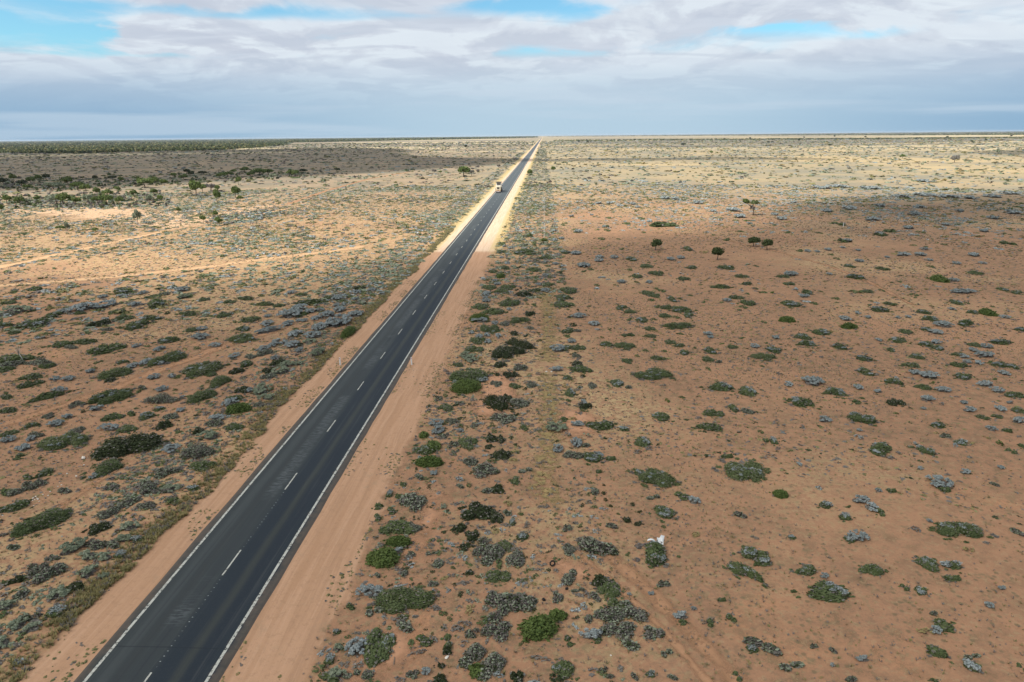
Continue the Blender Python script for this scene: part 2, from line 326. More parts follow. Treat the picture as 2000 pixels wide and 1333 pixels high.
m_, g = newmat('dark scrub floor'); P_ = g.n('ShaderNodeTexCoord').outputs['Object']; finish(g, g.mix(g.ss(g.noise(P_, .003, 5, .6), .4, .6), (.045, .055, .035), (.075, .085, .05)), .95, .1)
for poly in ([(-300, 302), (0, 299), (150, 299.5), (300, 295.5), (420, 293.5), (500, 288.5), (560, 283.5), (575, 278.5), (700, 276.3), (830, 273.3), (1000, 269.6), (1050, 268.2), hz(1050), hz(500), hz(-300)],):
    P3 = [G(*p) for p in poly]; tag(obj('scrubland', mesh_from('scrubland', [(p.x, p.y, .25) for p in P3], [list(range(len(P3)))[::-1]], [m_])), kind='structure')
mq, g = newmat('grey scrub and shade floor'); P_ = g.n('ShaderNodeTexCoord').outputs['Object']; finish(g, g.mix(g.ss(g.noise(P_, .004, 5, .6), .42, .58), (.125, .108, .088), (.21, .18, .13)), .95, .1)
for poly in ([(1075, 267), (1300, 265.6), (1600, 264.6), (2200, 263.6), hz(2200), hz(1075)], [(1080, 276.5), (1400, 273.5), (1750, 271), (2200, 267), (2200, 272), (1800, 279), (1500, 281.5), (1300, 280), (1080, 279.5)], [(1085, 286.5), (1300, 285), (1480, 286), (1300, 288), (1085, 288)]):  # far cloud shade is put into this floor colour along with the scrub
    P3 = [G(*p) for p in poly]; tag(obj('scrubland', mesh_from('scrubland', [(p.x, p.y, .2) for p in P3], [list(range(len(P3)))[::-1]], [mq])), kind='structure')
# ------------------------------------------------------------------ the road
def road_mat():
    m, g = newmat('bitumen seal'); P = g.n('ShaderNodeTexCoord').outputs['Object']; x, y, z = g.sep(P); xr = g.m('SUBTRACT', x, XR)
    fine = g.noise(P, 9, 4, .6)
    def band(c, w, s=.25): return g.ss(g.m('ABSOLUTE', g.m('SUBTRACT', g.m('ADD', xr, g.m('MULTIPLY', g.m('SUBTRACT', g.noise(g.comb(0, y), .15, 2), .5), .25)), c)), w+s, w-s)
    base = g.mix(g.ss(xr, -.4, .4), (.026, .033, .035), (.012, .019, .026))
    for c, w, a, col in ((-2.5, .35, .5, (.050, .057, .058)), (-1.65, .25, .45, (.026, .029, .030)), (-.75, .3, .45, (.025, .030, .034)), (2.45, .42, .75, (.010, .016, .024)), (.75, .40, .55, (.011, .018, .026)), (1.6, .25, .7, (.036, .040, .034))):
        base = g.mix(g.m('MULTIPLY', band(c, w), a), base, col)
    stk = g.noise(g.comb(g.m('MULTIPLY', xr, 2.4), g.m('MULTIPLY', y, .035), 2.0), 1.0, 6, .7); base = g.mix(g.m('MULTIPLY', g.ss(stk, .52, .66), .40), base, (.050, .056, .056)); base = g.mix(g.m('MULTIPLY', g.ss(stk, .46, .34), .40), base, (.012, .017, .022))
    dusty = g.m('MULTIPLY', g.ss(g.m('ADD', g.m('ABSOLUTE', xr), g.m('MULTIPLY', g.m('SUBTRACT', g.noise(P, 1.1, 5, .7), .5), 2.2)), HW-.1, HW+.75), .6); base = g.mix(dusty, base, (.19, .125, .085))
    # rough patches of torn seal in the middle of the left lane
    rip = g.noise(g.comb(g.m('MULTIPLY', xr, 1.2), g.m('MULTIPLY', y, 7.0)), 1.0, 3, .6); gate = g.ss(g.noise(g.comb(0, y, 4.0), .09, 3, .6), .45, .56)
    base = g.mix(g.m('MULTIPLY', g.m('MULTIPLY', g.m('MULTIPLY', band(-.9, .55, .3), gate), g.ss(rip, .45, .58)), .85), base, (.075, .085, .088))
    base = g.mix(g.m('MULTIPLY', g.ss(g.m('ABSOLUTE', g.m('ADD', y, -G(300, 1266).y)), .07, .02), .6), base, (.008, .012, .016))
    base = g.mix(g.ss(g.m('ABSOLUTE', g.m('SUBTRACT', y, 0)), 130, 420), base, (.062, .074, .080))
    base = g.mix(g.m('MULTIPLY', g.ss(g.m('ABSOLUTE', xr), HW+.16, HW+.24), .7), base, (.055, .05, .042))
    base = g.mix(g.m('MULTIPLY', g.ss(fine, .45, .75), .2), base, (.06, .065, .065))
    finish(g, base, g.m('ADD', .62, g.m('MULTIPLY', fine, .3)), .25, bump=fine, bstr=.25, bdist=.02); return m
YS, YE = -60, 20500
edge = HW+.52
ys = [YS+i*3 for i in range(150)]+[400, 450, 520, 600, 700, 850, 1050, 1400, 2000, 3000, 5000, 9000, 14000, YE]
V = []; Fc = []
for i, yy in enumerate(ys):
    j1, j2 = rnd.uniform(-.06, .06), rnd.uniform(-.06, .06)
    V += [(XR-edge-.25+j1, yy, -.02), (XR-edge+j1, yy, .055), (XR, yy, .09), (XR+edge+j2, yy, .055), (XR+edge+.25+j2, yy, -.02)]
for i in range(len(ys)-1):
    for k in range(4): a = i*5+k; Fc.append([a, a+1, a+6, a+5])
road = tag(obj('road', mesh_from('road', V, Fc, [road_mat()])), kind='structure')
def paint(name, col, wear):
    m, g = newmat(name); P = g.n('ShaderNodeTexCoord').outputs['Object']; n = g.noise(P, 5, 5, .7)
    finish(g, g.mix(g.ss(n, .3, .7), [c*.8 for c in col], col), .6, .3, alpha=g.ss(n, wear-.12, wear+.1)); return m
line_m = paint('worn white line paint', (.43, .43, .38), .42); ghost_m = paint('faded line dots', (.26, .28, .28), .46)
def zr(x): return .09-.035*abs(x-XR)/edge+.006
for sgn in (-1, 1):
    V = []; Fc = []
    for i, yy in enumerate(ys):
        for o in (-.09, .0, .09): xx = XR+sgn*HW+o*(1.0+yy/2500); V.append((xx, yy, zr(XR+sgn*HW+o)+(0 if o else .001)))
    for i in range(len(ys)-1):
        for k in range(2): a = i*3+k; Fc.append([a, a+1, a+4, a+3])
    obj('edge_line', mesh_from('edge_line', V, Fc, [line_m]), road)
V = []; Fc = []; M = []
y0 = G(454, 1098).y
yy = y0-24
while yy < 1500:
    b = len(V); w = .055*(1+yy/1500)
    V += [(XR-w, yy-1.5, .098), (XR+w, yy-1.5, .098), (XR+w, yy+1.5, .098), (XR-w, yy+1.5, .098)]; Fc.append([b, b+1, b+2, b+3]); M.append(0)
    if yy < 44:
        t = yy+1.9
        while t < yy+10:
            b = len(V); o = .05; V += [(XR+o-.04, t, .097), (XR+o+.04, t, .097), (XR+o+.04, t+.06, .097), (XR+o-.04, t+.06, .097)]; Fc.append([b, b+1, b+2, b+3]); M.append(1); t += .42
    yy += (G(568, 940).y-y0)
obj('centre_line', mesh_from('centre_line', V, Fc, [line_m, ghost_m], M), road)

# ------------------------------------------------------------------ clouds that shade the plain (high above, out of the frame)
def cloud_mat():
    m, g = newmat('cloud vapour'); e = g.attr('edge').outputs['Fac']; P = g.n('ShaderNodeTexCoord').outputs['Object']
    n = g.noise(P, .02, 4, .55); k = g.attr('thick').outputs['Fac']
    al = g.m('MULTIPLY', g.ss(g.m('ADD', e, g.m('MULTIPLY', g.m('SUBTRACT', n, .5), .5)), .05, .95), k)
    d = g.n('ShaderNodeBsdfDiffuse'); d.inputs[0].default_value = (.9, .9, .9, 1); t = g.n('ShaderNodeBsdfTranslucent'); t.inputs[0].default_value = (.9, .92, .95, 1)
    mx = g.n('ShaderNodeMixShader'); mx.inputs[0].default_value = .5; g.L.new(d.outputs[0], mx.inputs[1]); g.L.new(t.outputs[0], mx.inputs[2])
    tr = g.n('ShaderNodeBsdfTransparent'); m2 = g.n('ShaderNodeMixShader'); g.put(m2.inputs[0], al); g.L.new(tr.outputs[0], m2.inputs[1]); g.L.new(mx.outputs[0], m2.inputs[2])
    o = g.n('ShaderNodeOutputMaterial'); g.L.new(m2.outputs[0], o.inputs[0]); return m
cl_m = cloud_mat()
def cloud(poly_w, alt, soft, k, n=110, thick=60):
    xs = [p[0] for p in poly_w]; ys_ = [p[1] for p in poly_w]
    gx = np.linspace(min(xs)-soft, max(xs)+soft, n); gy = np.linspace(min(ys_)-soft, max(ys_)+soft, n); X, Y = np.meshgrid(gx, gy)
    D = sdist(X, Y, poly_w); E = np.clip((D+soft*.5)/soft, 0, 1); E2 = np.clip((D+soft*.5)/(soft*2.5), 0, 1)
    rg = np.random.default_rng(3); bump = np.zeros_like(X)
    for _ in range(26):
        f = rg.uniform(.004, .03); a = rg.uniform(0, 6.28); bump += np.sin(X*f*np.cos(a)+Y*f*np.sin(a)+rg.uniform(0, 6))/26*3
    sh = sdir*(alt/sdir.z); V = []
    top = thick*np.sqrt(E2)*(1+.4*bump); bot = -6*E2*(1+bump)
    for Z in (top, bot): V.append(np.stack([X.ravel()+sh.x, Y.ravel()+sh.y, alt+Z.ravel()], 1))
    V = np.concatenate(V); idx = np.arange(n*n).reshape(n, n)
    Fq = np.stack([idx[:-1, :-1].ravel(), idx[:-1, 1:].ravel(), idx[1:, 1:].ravel(), idx[1:, :-1].ravel()], 1); keep = E.ravel()[Fq].max(1) > 0
    Fq = Fq[keep]; me = mesh_from('cloud', V, np.concatenate([Fq, Fq[:, ::-1]+n*n]), [cl_m], smooth=True)
    for nm, a in (('edge', E), ('thick', np.full(E.shape, k))):
        at = me.attributes.new(nm, 'FLOAT', 'POINT'); at.data.foreach_set('value', np.concatenate([a.ravel(), a.ravel()]).astype(np.float32))
    tag(obj('cloud', me), kind='stuff')
def gp(l): return [(G(*p).x, G(*p).y) for p in l]
front = gp([(0, 582), (150, 580), (300, 566), (450, 556), (640, 540), (760, 512), (850, 490), (955, 486), (1090, 474), (1250, 459), (1450, 438), (1560, 412), (1650, 400), (1800, 392), (2000, 388)])
cloud([(-900, front[0][1]-20)]+front+[(1100, front[-1][1]+60), (1100, -400), (-900, -400)], 900, 64, .50, 150)
cloud(gp([(-500, 392), (-60, 374), (120, 371), (250, 364), (400, 352), (600, 344), (760, 334), (850, 328), (960, 321), (1030, 312), (960, 310), (850, 308), (770, 303), (790, 295), (760, 290.5), (640, 288.5), (520, 291), (300, 296.5), (0, 300), (-500, 305)]), 900, 55, .68, 150)
cloud(gp([(1540, 404), (1700, 386), (2060, 380), (2200, 384), (2200, 424), (1950, 428), (1700, 432), (1580, 424)]), 980, 46, .38, 70)
cloud(gp([(985, 315), (1060, 311), (1250, 310), (1400, 307), (1600, 310), (1620, 313), (1400, 313), (1250, 314.5), (1060, 316)]), 900, 30, .42, 60)
cloud(gp([(1880, 299), (1960, 293), (2150, 287), (2200, 300), (1990, 304)]), 900, 60, .42, 60)

# ------------------------------------------------------------------ plant materials
def plant_mat(name, cols, trans=.15, rough=.8):
    m, g = newmat(name); t = g.attr('tint').outputs['Fac']; r = g.n('ShaderNodeObjectInfo').outputs['Random']
    f = g.m('ADD', g.m('MULTIPLY', t, .75), g.m('MULTIPLY', r, .25))
    cr = g.n('ShaderNodeValToRGB'); g.L.new(f, cr.inputs[0]); e = cr.color_ramp.elements
    e[0].position = 0; e[0].color = (*cols[0], 1); e[1].position = 1; e[1].color = (*cols[-1], 1)
    for i, c in enumerate(cols[1:-1]): x = e.new((i+1)/(len(cols)-1)); x.color = (*c, 1)
    finish(g, cr.outputs[0], rough, .15, trans=trans); return m
M_g = plant_mat('dark green saltbush leaves', [(.048, .066, .028), (.078, .104, .042), (.106, .130, .055), (.155, .165, .088)])
M_b = plant_mat('fresh green leaves', [(.045, .068, .020), (.072, .105, .028), (.098, .132, .038), (.13, .155, .06)])
M_k = plant_mat('blackish green leaves', [(.022, .030, .014), (.035, .047, .02), (.05, .062, .028), (.08, .08, .05)])
M_s = plant_mat('silver blue leaves', [(.14, .160, .150), (.215, .245, .238), (.29, .325, .32), (.42, .455, .445)])
M_p = plant_mat('pale grey green leaves', [(.12, .14, .09), (.18, .21, .14), (.24, .27, .19), (.30, .32, .24)])
M_d = plant_mat('dry grey brown twigs and leaves', [(.120, .100, .090), (.162, .142, .128), (.155, .150, .125), (.24, .22, .205)], .1)
M_t = plant_mat('eucalypt leaves', [(.060, .088, .028), (.095, .135, .042), (.135, .175, .055), (.19, .22, .085)], .25)
M_r = plant_mat('dark tree leaves', [(.030, .045, .018), (.055, .075, .028), (.08, .10, .04), (.12, .14, .06)], .2)
M_y = plant_mat('dry straw grass', [(.19, .15, .07), (.28, .22, .10), (.25, .225, .10), (.38, .31, .15)], .2)
M_o = plant_mat('olive grass', [(.12, .12, .05), (.18, .175, .075), (.23, .205, .09), (.30, .26, .13)], .2)
MATS = {'g': M_g, 'b': M_b, 'k': M_k, 's': M_s, 'p': M_p, 'd': M_d, 'y': M_y, 'o': M_o, 't': M_t, 'r': M_r}

def leaf_quads(C, Nrm, size, rg, asp=1.5, jit=.9):
    """quads at centres C facing roughly Nrm"""
    n = len(C); Nn = Nrm+rg.normal(0, jit, (n, 3)); Nn /= np.linalg.norm(Nn, axis=1, keepdims=True)+1e-9
    A = np.cross(Nn, rg.normal(0, 1, (n, 3))); A /= np.linalg.norm(A, axis=1, keepdims=True)+1e-9; B = np.cross(Nn, A)
    s = size*rg.uniform(.6, 1.3, (n, 1)); A = A*s*asp*.5; B = B*s*.5
    return np.stack([C-A, C-B*1.0+A*.1, C+A, C+B+A*.1], 1)       # a pointed leaf shape
def gen_lobes(nl, rg, spread=.62, rmin=.28, rmax=.5, hz=.9):
    L = []
    for i in range(nl):
        a = rg.uniform(0, 6.28); d = spread*math.sqrt(rg.uniform(0, 1)); r = rg.uniform(rmin, rmax)*(1-.25*d)
        L.append((d*math.cos(a), d*math.sin(a), r, rg.uniform(.55, 1.0)*hz*(1-.45*d)))
    return np.array(L)
def mound(n, leaf, rg, L, shell=(.80, 1.0), jit=.8, asp=1.5):
    pick = rg.integers(0, len(L), n*2); w = rg.normal(0, 1, (n*2, 3)); w[:, 2] = np.abs(w[:, 2])*.9+.02; w /= np.linalg.norm(w, axis=1, keepdims=True)
    l = L[pick]; q = rg.uniform(*shell, (n*2, 1)); dim = np.stack([l[:, 2], l[:, 2], l[:, 3]], 1)
    C = w*dim*q; C[:, 0] += l[:, 0]; C[:, 1] += l[:, 1]
    keep = np.ones(n*2, bool)
    for k in range(len(L)):
        d = ((C[:, 0]-L[k, 0])/L[k, 2])**2+((C[:, 1]-L[k, 1])/L[k, 2])**2+(C[:, 2]/L[k, 3])**2
        keep &= (d > .55) | (pick == k)
    C, w = C[keep][:n], w[keep][:n]
    return leaf_quads(C, w+np.array([0, 0, .5]), leaf, rg, asp, jit)
def core(L, k=.72, seg=9, lev=4):
    Q = []
    for x, y, r, h in L:
        for j in range(lev):
            t0, t1 = math.pi/2*j/lev, math.pi/2*(j+1)/lev
            for i in range(seg):
                a0, a1 = 2*math.pi*i/seg, 2*math.pi*(i+1)/seg
                f = lambda a, t: (x+r*k*math.cos(t)*math.cos(a), y+r*k*math.cos(t)*math.sin(a), h*k*math.sin(t)-.01)
                Q.append([f(a0, t0), f(a1, t0), f(a1, t1), f(a0, t1)])
    return np.array(Q)
def tints(n, rg, Q=None):
    t = rg.uniform(0, 1, n)
    if Q is not None and n: # clumps of lighter and darker foliage
        c = Q.mean(1); t = .55*t+.45*(.5+.5*np.sin(c[:, 0]*7.1+3*np.sin(c[:, 1]*5.3))*np.cos(c[:, 1]*6.3+1.7))
    return t
CNT = {'S': (460, .5), 'M': (1700, 1.0), 'L': (4200, 1.9)}
def bush_mesh(kind, size, seed):
    rg = np.random.default_rng(seed*17+sum(map(ord, kind+size))); n, r = CNT[size]; parts = []
    if kind in 'gbkm':
        L = gen_lobes({'S': 4, 'M': 7, 'L': 12}[size], rg, hz=.95 if kind != 'b' else 1.0, spread=.66 if kind != 'b' else .36, rmin=.3 if kind != 'b' else .52, rmax=.5 if kind != 'b' else .66)
        main = {'m': 'g'}.get(kind, kind); q = mound(n, .10/r, rg, L); parts += [(q, main), (core(L), main)]
        parts.append((mound(n//8, .115/r, rg, L, (1.0, 1.16), 1.2), main))
        if kind == 'm' or (kind == 'g' and seed % 3 == 0):
            nt = {'S': 5, 'M': 9, 'L': 16}[size] if kind == 'm' else 3
            for i in range(nt):
                l = L[rg.integers(0, len(L))] if i > nt*.6 else L[rg.integers(0, max(1, len(L)//3))]; a = rg.uniform(0, 6.28); tr = .17/r*rg.uniform(.8, 1.5)
                ct = np.array([[l[0]+l[2]*.5*math.cos(a), l[1]+l[2]*.5*math.sin(a), tr, tr]])
                T = mound(int(60+40*(r > .8)), .07/r, rg, ct, (.5, 1.0), 1.2); T[:, :, 2] += l[3]*.72; parts.append((T, 's'))
        ns = {'S': 4, 'M': 9, 'L': 16}[size]//(4 if kind == 'b' else 1)
        for i in range(ns):
            a = rg.uniform(0, 6.28); d = rg.uniform(.78, 1.12); rr = rg.uniform(.08, .17); parts.append((mound(int(n*.018)+6, .10/r, rg, np.array([[d*math.cos(a), d*math.sin(a), rr, rr*1.3]]), (.3, 1.1), 1.3), main if rg.uniform() < .6 else 'd'))
        if kind != 'b': parts.append((mound(n//14, .10/r, rg, L, (1.05, 1.3), 1.6), 'd'))
    elif kind in 'sp':
        nt = {'S': 15, 'M': 40, 'L': 90}[size]; tr0 = {'S': .26, 'M': .165, 'L': .11}[size]
        for i in range(nt):
            a = rg.uniform(0, 6.28); d = .86*math.sqrt(rg.uniform(0, 1)); tr = tr0*rg.uniform(.7, 1.2); zt = max(0, (1-d*d))**.5*.72*rg.uniform(.75, 1.05)
            ct = np.array([[d*math.cos(a), d*math.sin(a), tr, tr*1.1]]); T = mound(max(20, n//nt), .07/r, rg, ct, (.6, 1.0), .9); C2 = core(ct, .75, 6, 2)
            T[:, :, 2] += zt*.85; C2[:, :, 2] += zt*.85; parts += [(T, kind), (C2, kind)]
        L = gen_lobes(4, rg, .4, .4, .55, .55); parts.append((mound(n//4, .12/r, rg, L), 'd')); parts.append((core(L, .8), 'd'))
    elif kind == 'd':
        L = gen_lobes({'S': 4, 'M': 6, 'L': 10}[size], rg, .6, .3, .5, .9); parts.append((mound(int(n*.55), .075/r, rg, L, (.45, 1.05), 1.5), 'd')); parts.append((mound(int(n*.12), .10/r, rg, L, (.8, 1.05), 1.2), 'p')); parts.append((mound(int(n*.10), .11/r, rg, L, (.7, 1.0), 1.2), 'k'))
        k = n//4; l = L[rg.integers(0, len(L), k)]; w = rg.normal(0, 1, (k, 3)); w[:, 2] = np.abs(w[:, 2])+.4; w /= np.linalg.norm(w, axis=1, keepdims=True)
        b = np.stack([l[:, 0], l[:, 1], np.zeros(k)], 1); e = b+w*np.stack([l[:, 2], l[:, 2], l[:, 3]], 1)*rg.uniform(.8, 1.15, (k, 1)); s = np.cross(w, rg.normal(0, 1, (k, 3))); s /= np.linalg.norm(s, axis=1, keepdims=True); s *= .014/r
        parts.append((np.stack([b-s, b+s, e+s*.4, e-s*.4], 1), 'd')); 
    keys = []; Q = []; MI = []; T = []
    for q, k in parts:
        if not len(q): continue
        if k not in keys: keys.append(k)
        Q.append(q); MI += [keys.index(k)]*len(q); T.append(tints(len(q), rg, q))
    Q = np.concatenate(Q); V = Q.reshape(-1, 3); Fq = np.arange(len(V)).reshape(-1, 4)
    return mesh_from('shrub_'+kind+size, V, Fq, [MATS[k] for k in keys], MI, np.concatenate(T))
_bm = {}
def get_bush(kind, size, v):
    k = (kind, size, v)
    if k not in _bm: _bm[k] = bush_mesh(kind, size, v+1)
    return _bm[k]
# ------------------------------------------------------------------ shrubs: kind, x, y, width, height (, tilt) read in enlarged parts of the photograph
BL = []
def C(ox, oy, s, txt):
    for e in txt.replace('\n', ' ').split(';'):
        p = e.split()
        if len(p) < 5: continue
        a = [float(v) for v in p[1:]]
        BL.append((p[0], ox+a[0]/s, oy+a[1]/s, a[2]/s, a[3]/s, a[4] if len(a) > 4 else 0.0))
C(1000, 560, 4, """k 85 60 110 40; g 20 120 70 80; g 440 30 120 60; g 400 90 110 80; g 400 135 150 60; d 110 105 50 25; g 180 140 60 25; k 140 210 75 45
;g 55 262 90 45 20; k 140 280 40 25; d 145 325 55 50; k 20 365 60 80; k 110 385 45 25; k 60 450 150 60 -20; k 20 500 100 60 -25; k 455 235 60 25; s 520 232 110 35
;k 480 300 80 30; s 640 292 80 40; g 435 345 95 60; g 440 385 80 30; d 520 345 80 20; s 465 425 60 60; s 355 485 70 60 25; g 430 480 90 60; g 515 478 100 50; d 500 540 60 40
;k 505 600 80 45; g 545 640 150 60 -10; k 555 700 60 20; g 440 715 80 40; d 75 630 110 50 20; s 350 650 100 35; k 15 690 60 50; d 145 765 110 55; g 20 780 100 60
;m 450 830 90 130; d 620 770 80 60; m 800 755 100 80 -20; d 895 785 70 40; d 60 910 150 90; k 35 1000 70 35; k 570 930 100 60; s 555 905 50 50; g 400 1040 80 40
;p 340 1100 160 90; s 505 1080 100 45; g 690 1085 200 90 -10; k 600 1075 60 40; g 870 1115 90 45 -15; g 95 1100 70 55; s 355 1265 80 110; s 500 1220 90 110; d 560 1240 90 50
;s 665 1315 80 40; m 1010 1215 140 80; g 50 1290 50 40; g 1055 45 90 45; g 1135 15 60 20; g 1175 35 80 25; g 1110 70 80 35; g 1100 103 80 25; m 1245 100 90 60; g 1320 90 60 40
;g 1400 65 60 25; g 1635 5 140 35; g 1905 15 50 20; g 1845 55 50 20; g 1750 85 100 35; s 1675 108 70 25; g 1835 125 120 50; g 1810 160 80 30; g 1500 120 50 25; g 855 165 90 40
;g 920 195 75 35; g 1140 155 70 30; g 1225 165 130 35; g 1340 185 160 50; g 1380 225 80 50; g 1195 228 80 40; g 1285 240 75 25; g 920 255 65 30; m 1020 260 100 45; g 1120 250 70 30
;g 1290 305 180 50 5; g 1075 330 75 40; g 910 378 90 30; g 1330 365 65 30; g 1080 385 90 35; g 1235 435 75 60; g 1310 460 85 35; g 745 452 110 40; g 875 465 150 60; g 1055 493 70 35
;g 1200 503 65 25; m 1350 515 90 45; g 1435 478 40 20; g 1720 468 80 35; s 1895 465 60 40; m 1540 503 135 50; g 1530 568 75 55; d 1600 588 75 30; g 1960 550 170 60; g 1540 640 50 35
;g 1960 618 50 25; g 1140 563 125 40; g 900 580 70 50; m 1100 685 260 85; m 1620 785 200 65; m 1830 820 150 75; g 1340 860 75 30; b 1215 890 45 40; m 1735 950 95 60; d 1840 975 110 60 -10
;g 1570 990 145 65 -5; g 1540 1095 200 75; s 1140 1000 45 30; g 1170 1022 130 60 -20; g 1945 1135 60 35; g 1990 1200 50 60; s 1525 372 70 25; s 1550 395 50 25; g 1970 278 60 25
;g 1700 1325 120 40; g 1990 440 40 20; g 1795 402 60 20; g 610 152 45 18; g 765 332 45 16; b 1120 412 40 30""")
C(1500, 560, 4, """b 35 45 50 20; m 300 45 100 35; s 285 75 70 25; g 415 35 45 25; g 765 38 100 30; g 890 30 50 25; g 1115 18 50 20; g 1145 65 90 25; s 1520 40 180 25; m 1840 25 70 35
;g 1945 48 90 30; g 540 92 90 25; g 540 122 40 18; m 180 140 150 50; g 370 130 80 30; g 955 138 90 40; m 890 180 150 55 -10; m 1210 197 95 40; m 1465 125 85 45; g 1555 130 50 18
;b 1700 200 120 80; m 1590 203 80 30; s 1435 175 45 25; s 1850 240 70 30; s 700 207 40 25; b 150 262 120 45; s 600 250 70 55; s 785 240 45 25; s 1015 243 40 20; s 1098 237 35 25
;m 1260 255 120 45; b 635 315 140 40 -5; m 405 355 140 55 -10; g 1070 348 90 55; m 1245 335 90 40; s 1315 357 90 40; s 1370 300 150 40 -5; m 1530 285 160 55 -12; m 1980 335 100 35
;m 270 390 125 50; m 295 450 135 50; s 60 398 50 30; m 50 490 110 60; g 10 555 60 50; m 550 472 150 45; s 865 418 40 30; m 1020 420 140 50 -10; m 955 495 70 35; m 1240 450 120 45
;m 1310 480 100 45 -15; s 1310 437 80 30; g 1610 455 80 40; s 1705 467 80 40; s 1610 498 60 40; s 1690 537 140 40; m 1825 432 160 45; g 1480 530 90 40; s 1525 545 60 35
;m 765 560 140 45 -10; m 1160 545 105 45; g 1110 612 130 50; s 1557 590 55 35; g 1480 610 140 45; s 1645 597 60 35; g 1740 590 80 30; m 1815 610 130 45; m 1915 625 90 45
;m 750 668 150 60; s 1145 672 80 40; s 1260 697 140 60; m 1530 703 140 55; s 1845 677 70 45; g 1775 722 65 25; s 350 740 120 75 -25; s 155 765 60 50; g 980 745 120 75 -20; s 705 787 65 45
;g 1215 790 140 50 -8; s 1370 808 110 45; s 1700 765 110 40; s 1785 808 100 50; g 1935 850 150 50; m 515 830 160 75; g 740 868 55 30; g 685 903 80 35; s 1240 880 95 45; k 1005 908 115 60
;s 1530 908 55 30; s 1570 965 90 45; s 1815 955 70 50; g 1960 970 90 50; m 265 905 210 70 -15; m 740 1035 215 90; s 440 1040 85 50; m 1335 1082 120 50; g 1680 1025 90 55; g 1790 1018 90 35
;s 1745 1113 70 45; g 1890 1128 110 60 -15; s 1960 1050 110 40; d 1390 1170 100 40 -10; g 1505 1215 130 50 -10; m 860 1265 240 100 -20; m 1240 1285 120 80; g 40 1210 80 60; g 1910 1285 90 45
;g 1985 1250 60 50; s 1890 908 50 20; s 860 820 60 30; s 1215 955 40 20; s 710 1125 40 25; g 600 905 30 20""")
C(1500, 850, 2.76, """s 170 158 25 25; b 65 318 75 60; m 310 388 80 50; s 495 352 85 45; s 555 390 60 60; g 600 415 55 45; g 435 385 45 20; g 410 445 90 40; g 675 298 60 35; s 595 300 30 25
;s 920 255 120 80; g 960 290 70 50; s 870 462 25 25; s 485 545 95 70; g 440 560 70 45; g 130 553 50 35; m 1055 520 260 110 -5; g 205 728 115 75; m 310 845 240 110; g 565 732 125 80
;m 865 690 140 80 -15; m 985 710 110 60; g 1010 770 110 50; g 740 820 55 40; m 825 840 65 50; s 1190 918 45 40; s 1260 825 40 25; g 955 1025 130 80; s 900 1053 60 55
;g 935 1170 150 90 -15; m 1060 1225 160 90 -30; d 1095 1190 90 50; s 510 1208 65 40; d 35 1150 120 90; d 120 1240 130 80; d 430 1315 90 50; g 1375 1255 40 60; s 345 1240 25 25
;d 1220 265 40 30; s 1060 200 50 30; d 1350 520 60 60; g 900 1325 60 20; s 300 760 45 35; d 880 960 60 40; d 350 1160 40 40; d 250 1140 50 30; s 820 180 30 20; s 1255 175 30 25""")
C(1000, 850, 2.76, """m 1230 175 215 130; m 760 225 200 90 -15; d 330 110 110 50; m 430 125 110 60; g 545 125 70 35; g 25 245 60 50; d 75 190 70 45; g 475 195 40 30; d 435 305 60 60; k 498 312 35 25
;d 765 335 70 40; g 915 330 80 50; s 980 355 60 45; m 820 420 110 80; d 1230 430 70 40; k 655 372 35 28; k 617 458 50 32; k 685 480 50 28; k 690 412 35 20; g 818 495 32 20; g 578 422 30 20
;k 538 380 35 20; k 505 350 30 20; k 500 268 25 15; d 550 488 80 40; g 60 545 80 40 15; g 55 425 50 20; g 10 465 40 40; d 300 505 55 45; d 445 585 200 100 -35; d 300 610 80 80
;m 785 640 200 130 -10; d 300 760 100 100; g 625 640 40 30; m 1310 650 160 110; g 1250 735 200 70 -30; k 470 790 110 70; g 530 840 120 120; g 570 920 140 110; d 640 950 180 130
;d 560 1030 200 130; d 750 1060 120 90; s 430 1080 110 70; g 455 1105 60 40; d 620 1130 120 80; d 400 990 60 80; d 520 960 160 100; d 30 900 200 150; b 130 1040 230 140; b 250 965 100 80
;g 300 1110 70 60; d 30 670 120 110; d 240 870 60 80; s 910 975 75 50; g 915 1010 60 35; g 1140 887 60 30; g 1070 1010 60 70 -30; g 1180 985 60 50; d 830 1170 60 70; g 745 1285 60 45
;d 490 1260 50 40; d 515 1300 60 40; g 280 1270 120 110 -35; k 10 1300 90 90; d 1320 1110 130 60; g 1300 1150 90 50; d 360 835 70 30; d 820 805 80 30; d 660 1300 40 50; g 1220 1300 60 60
;d 865 1305 60 40; s 978 937 30 25; s 750 855 35 25; s 630 860 25 20; d 450 870 60 60""")
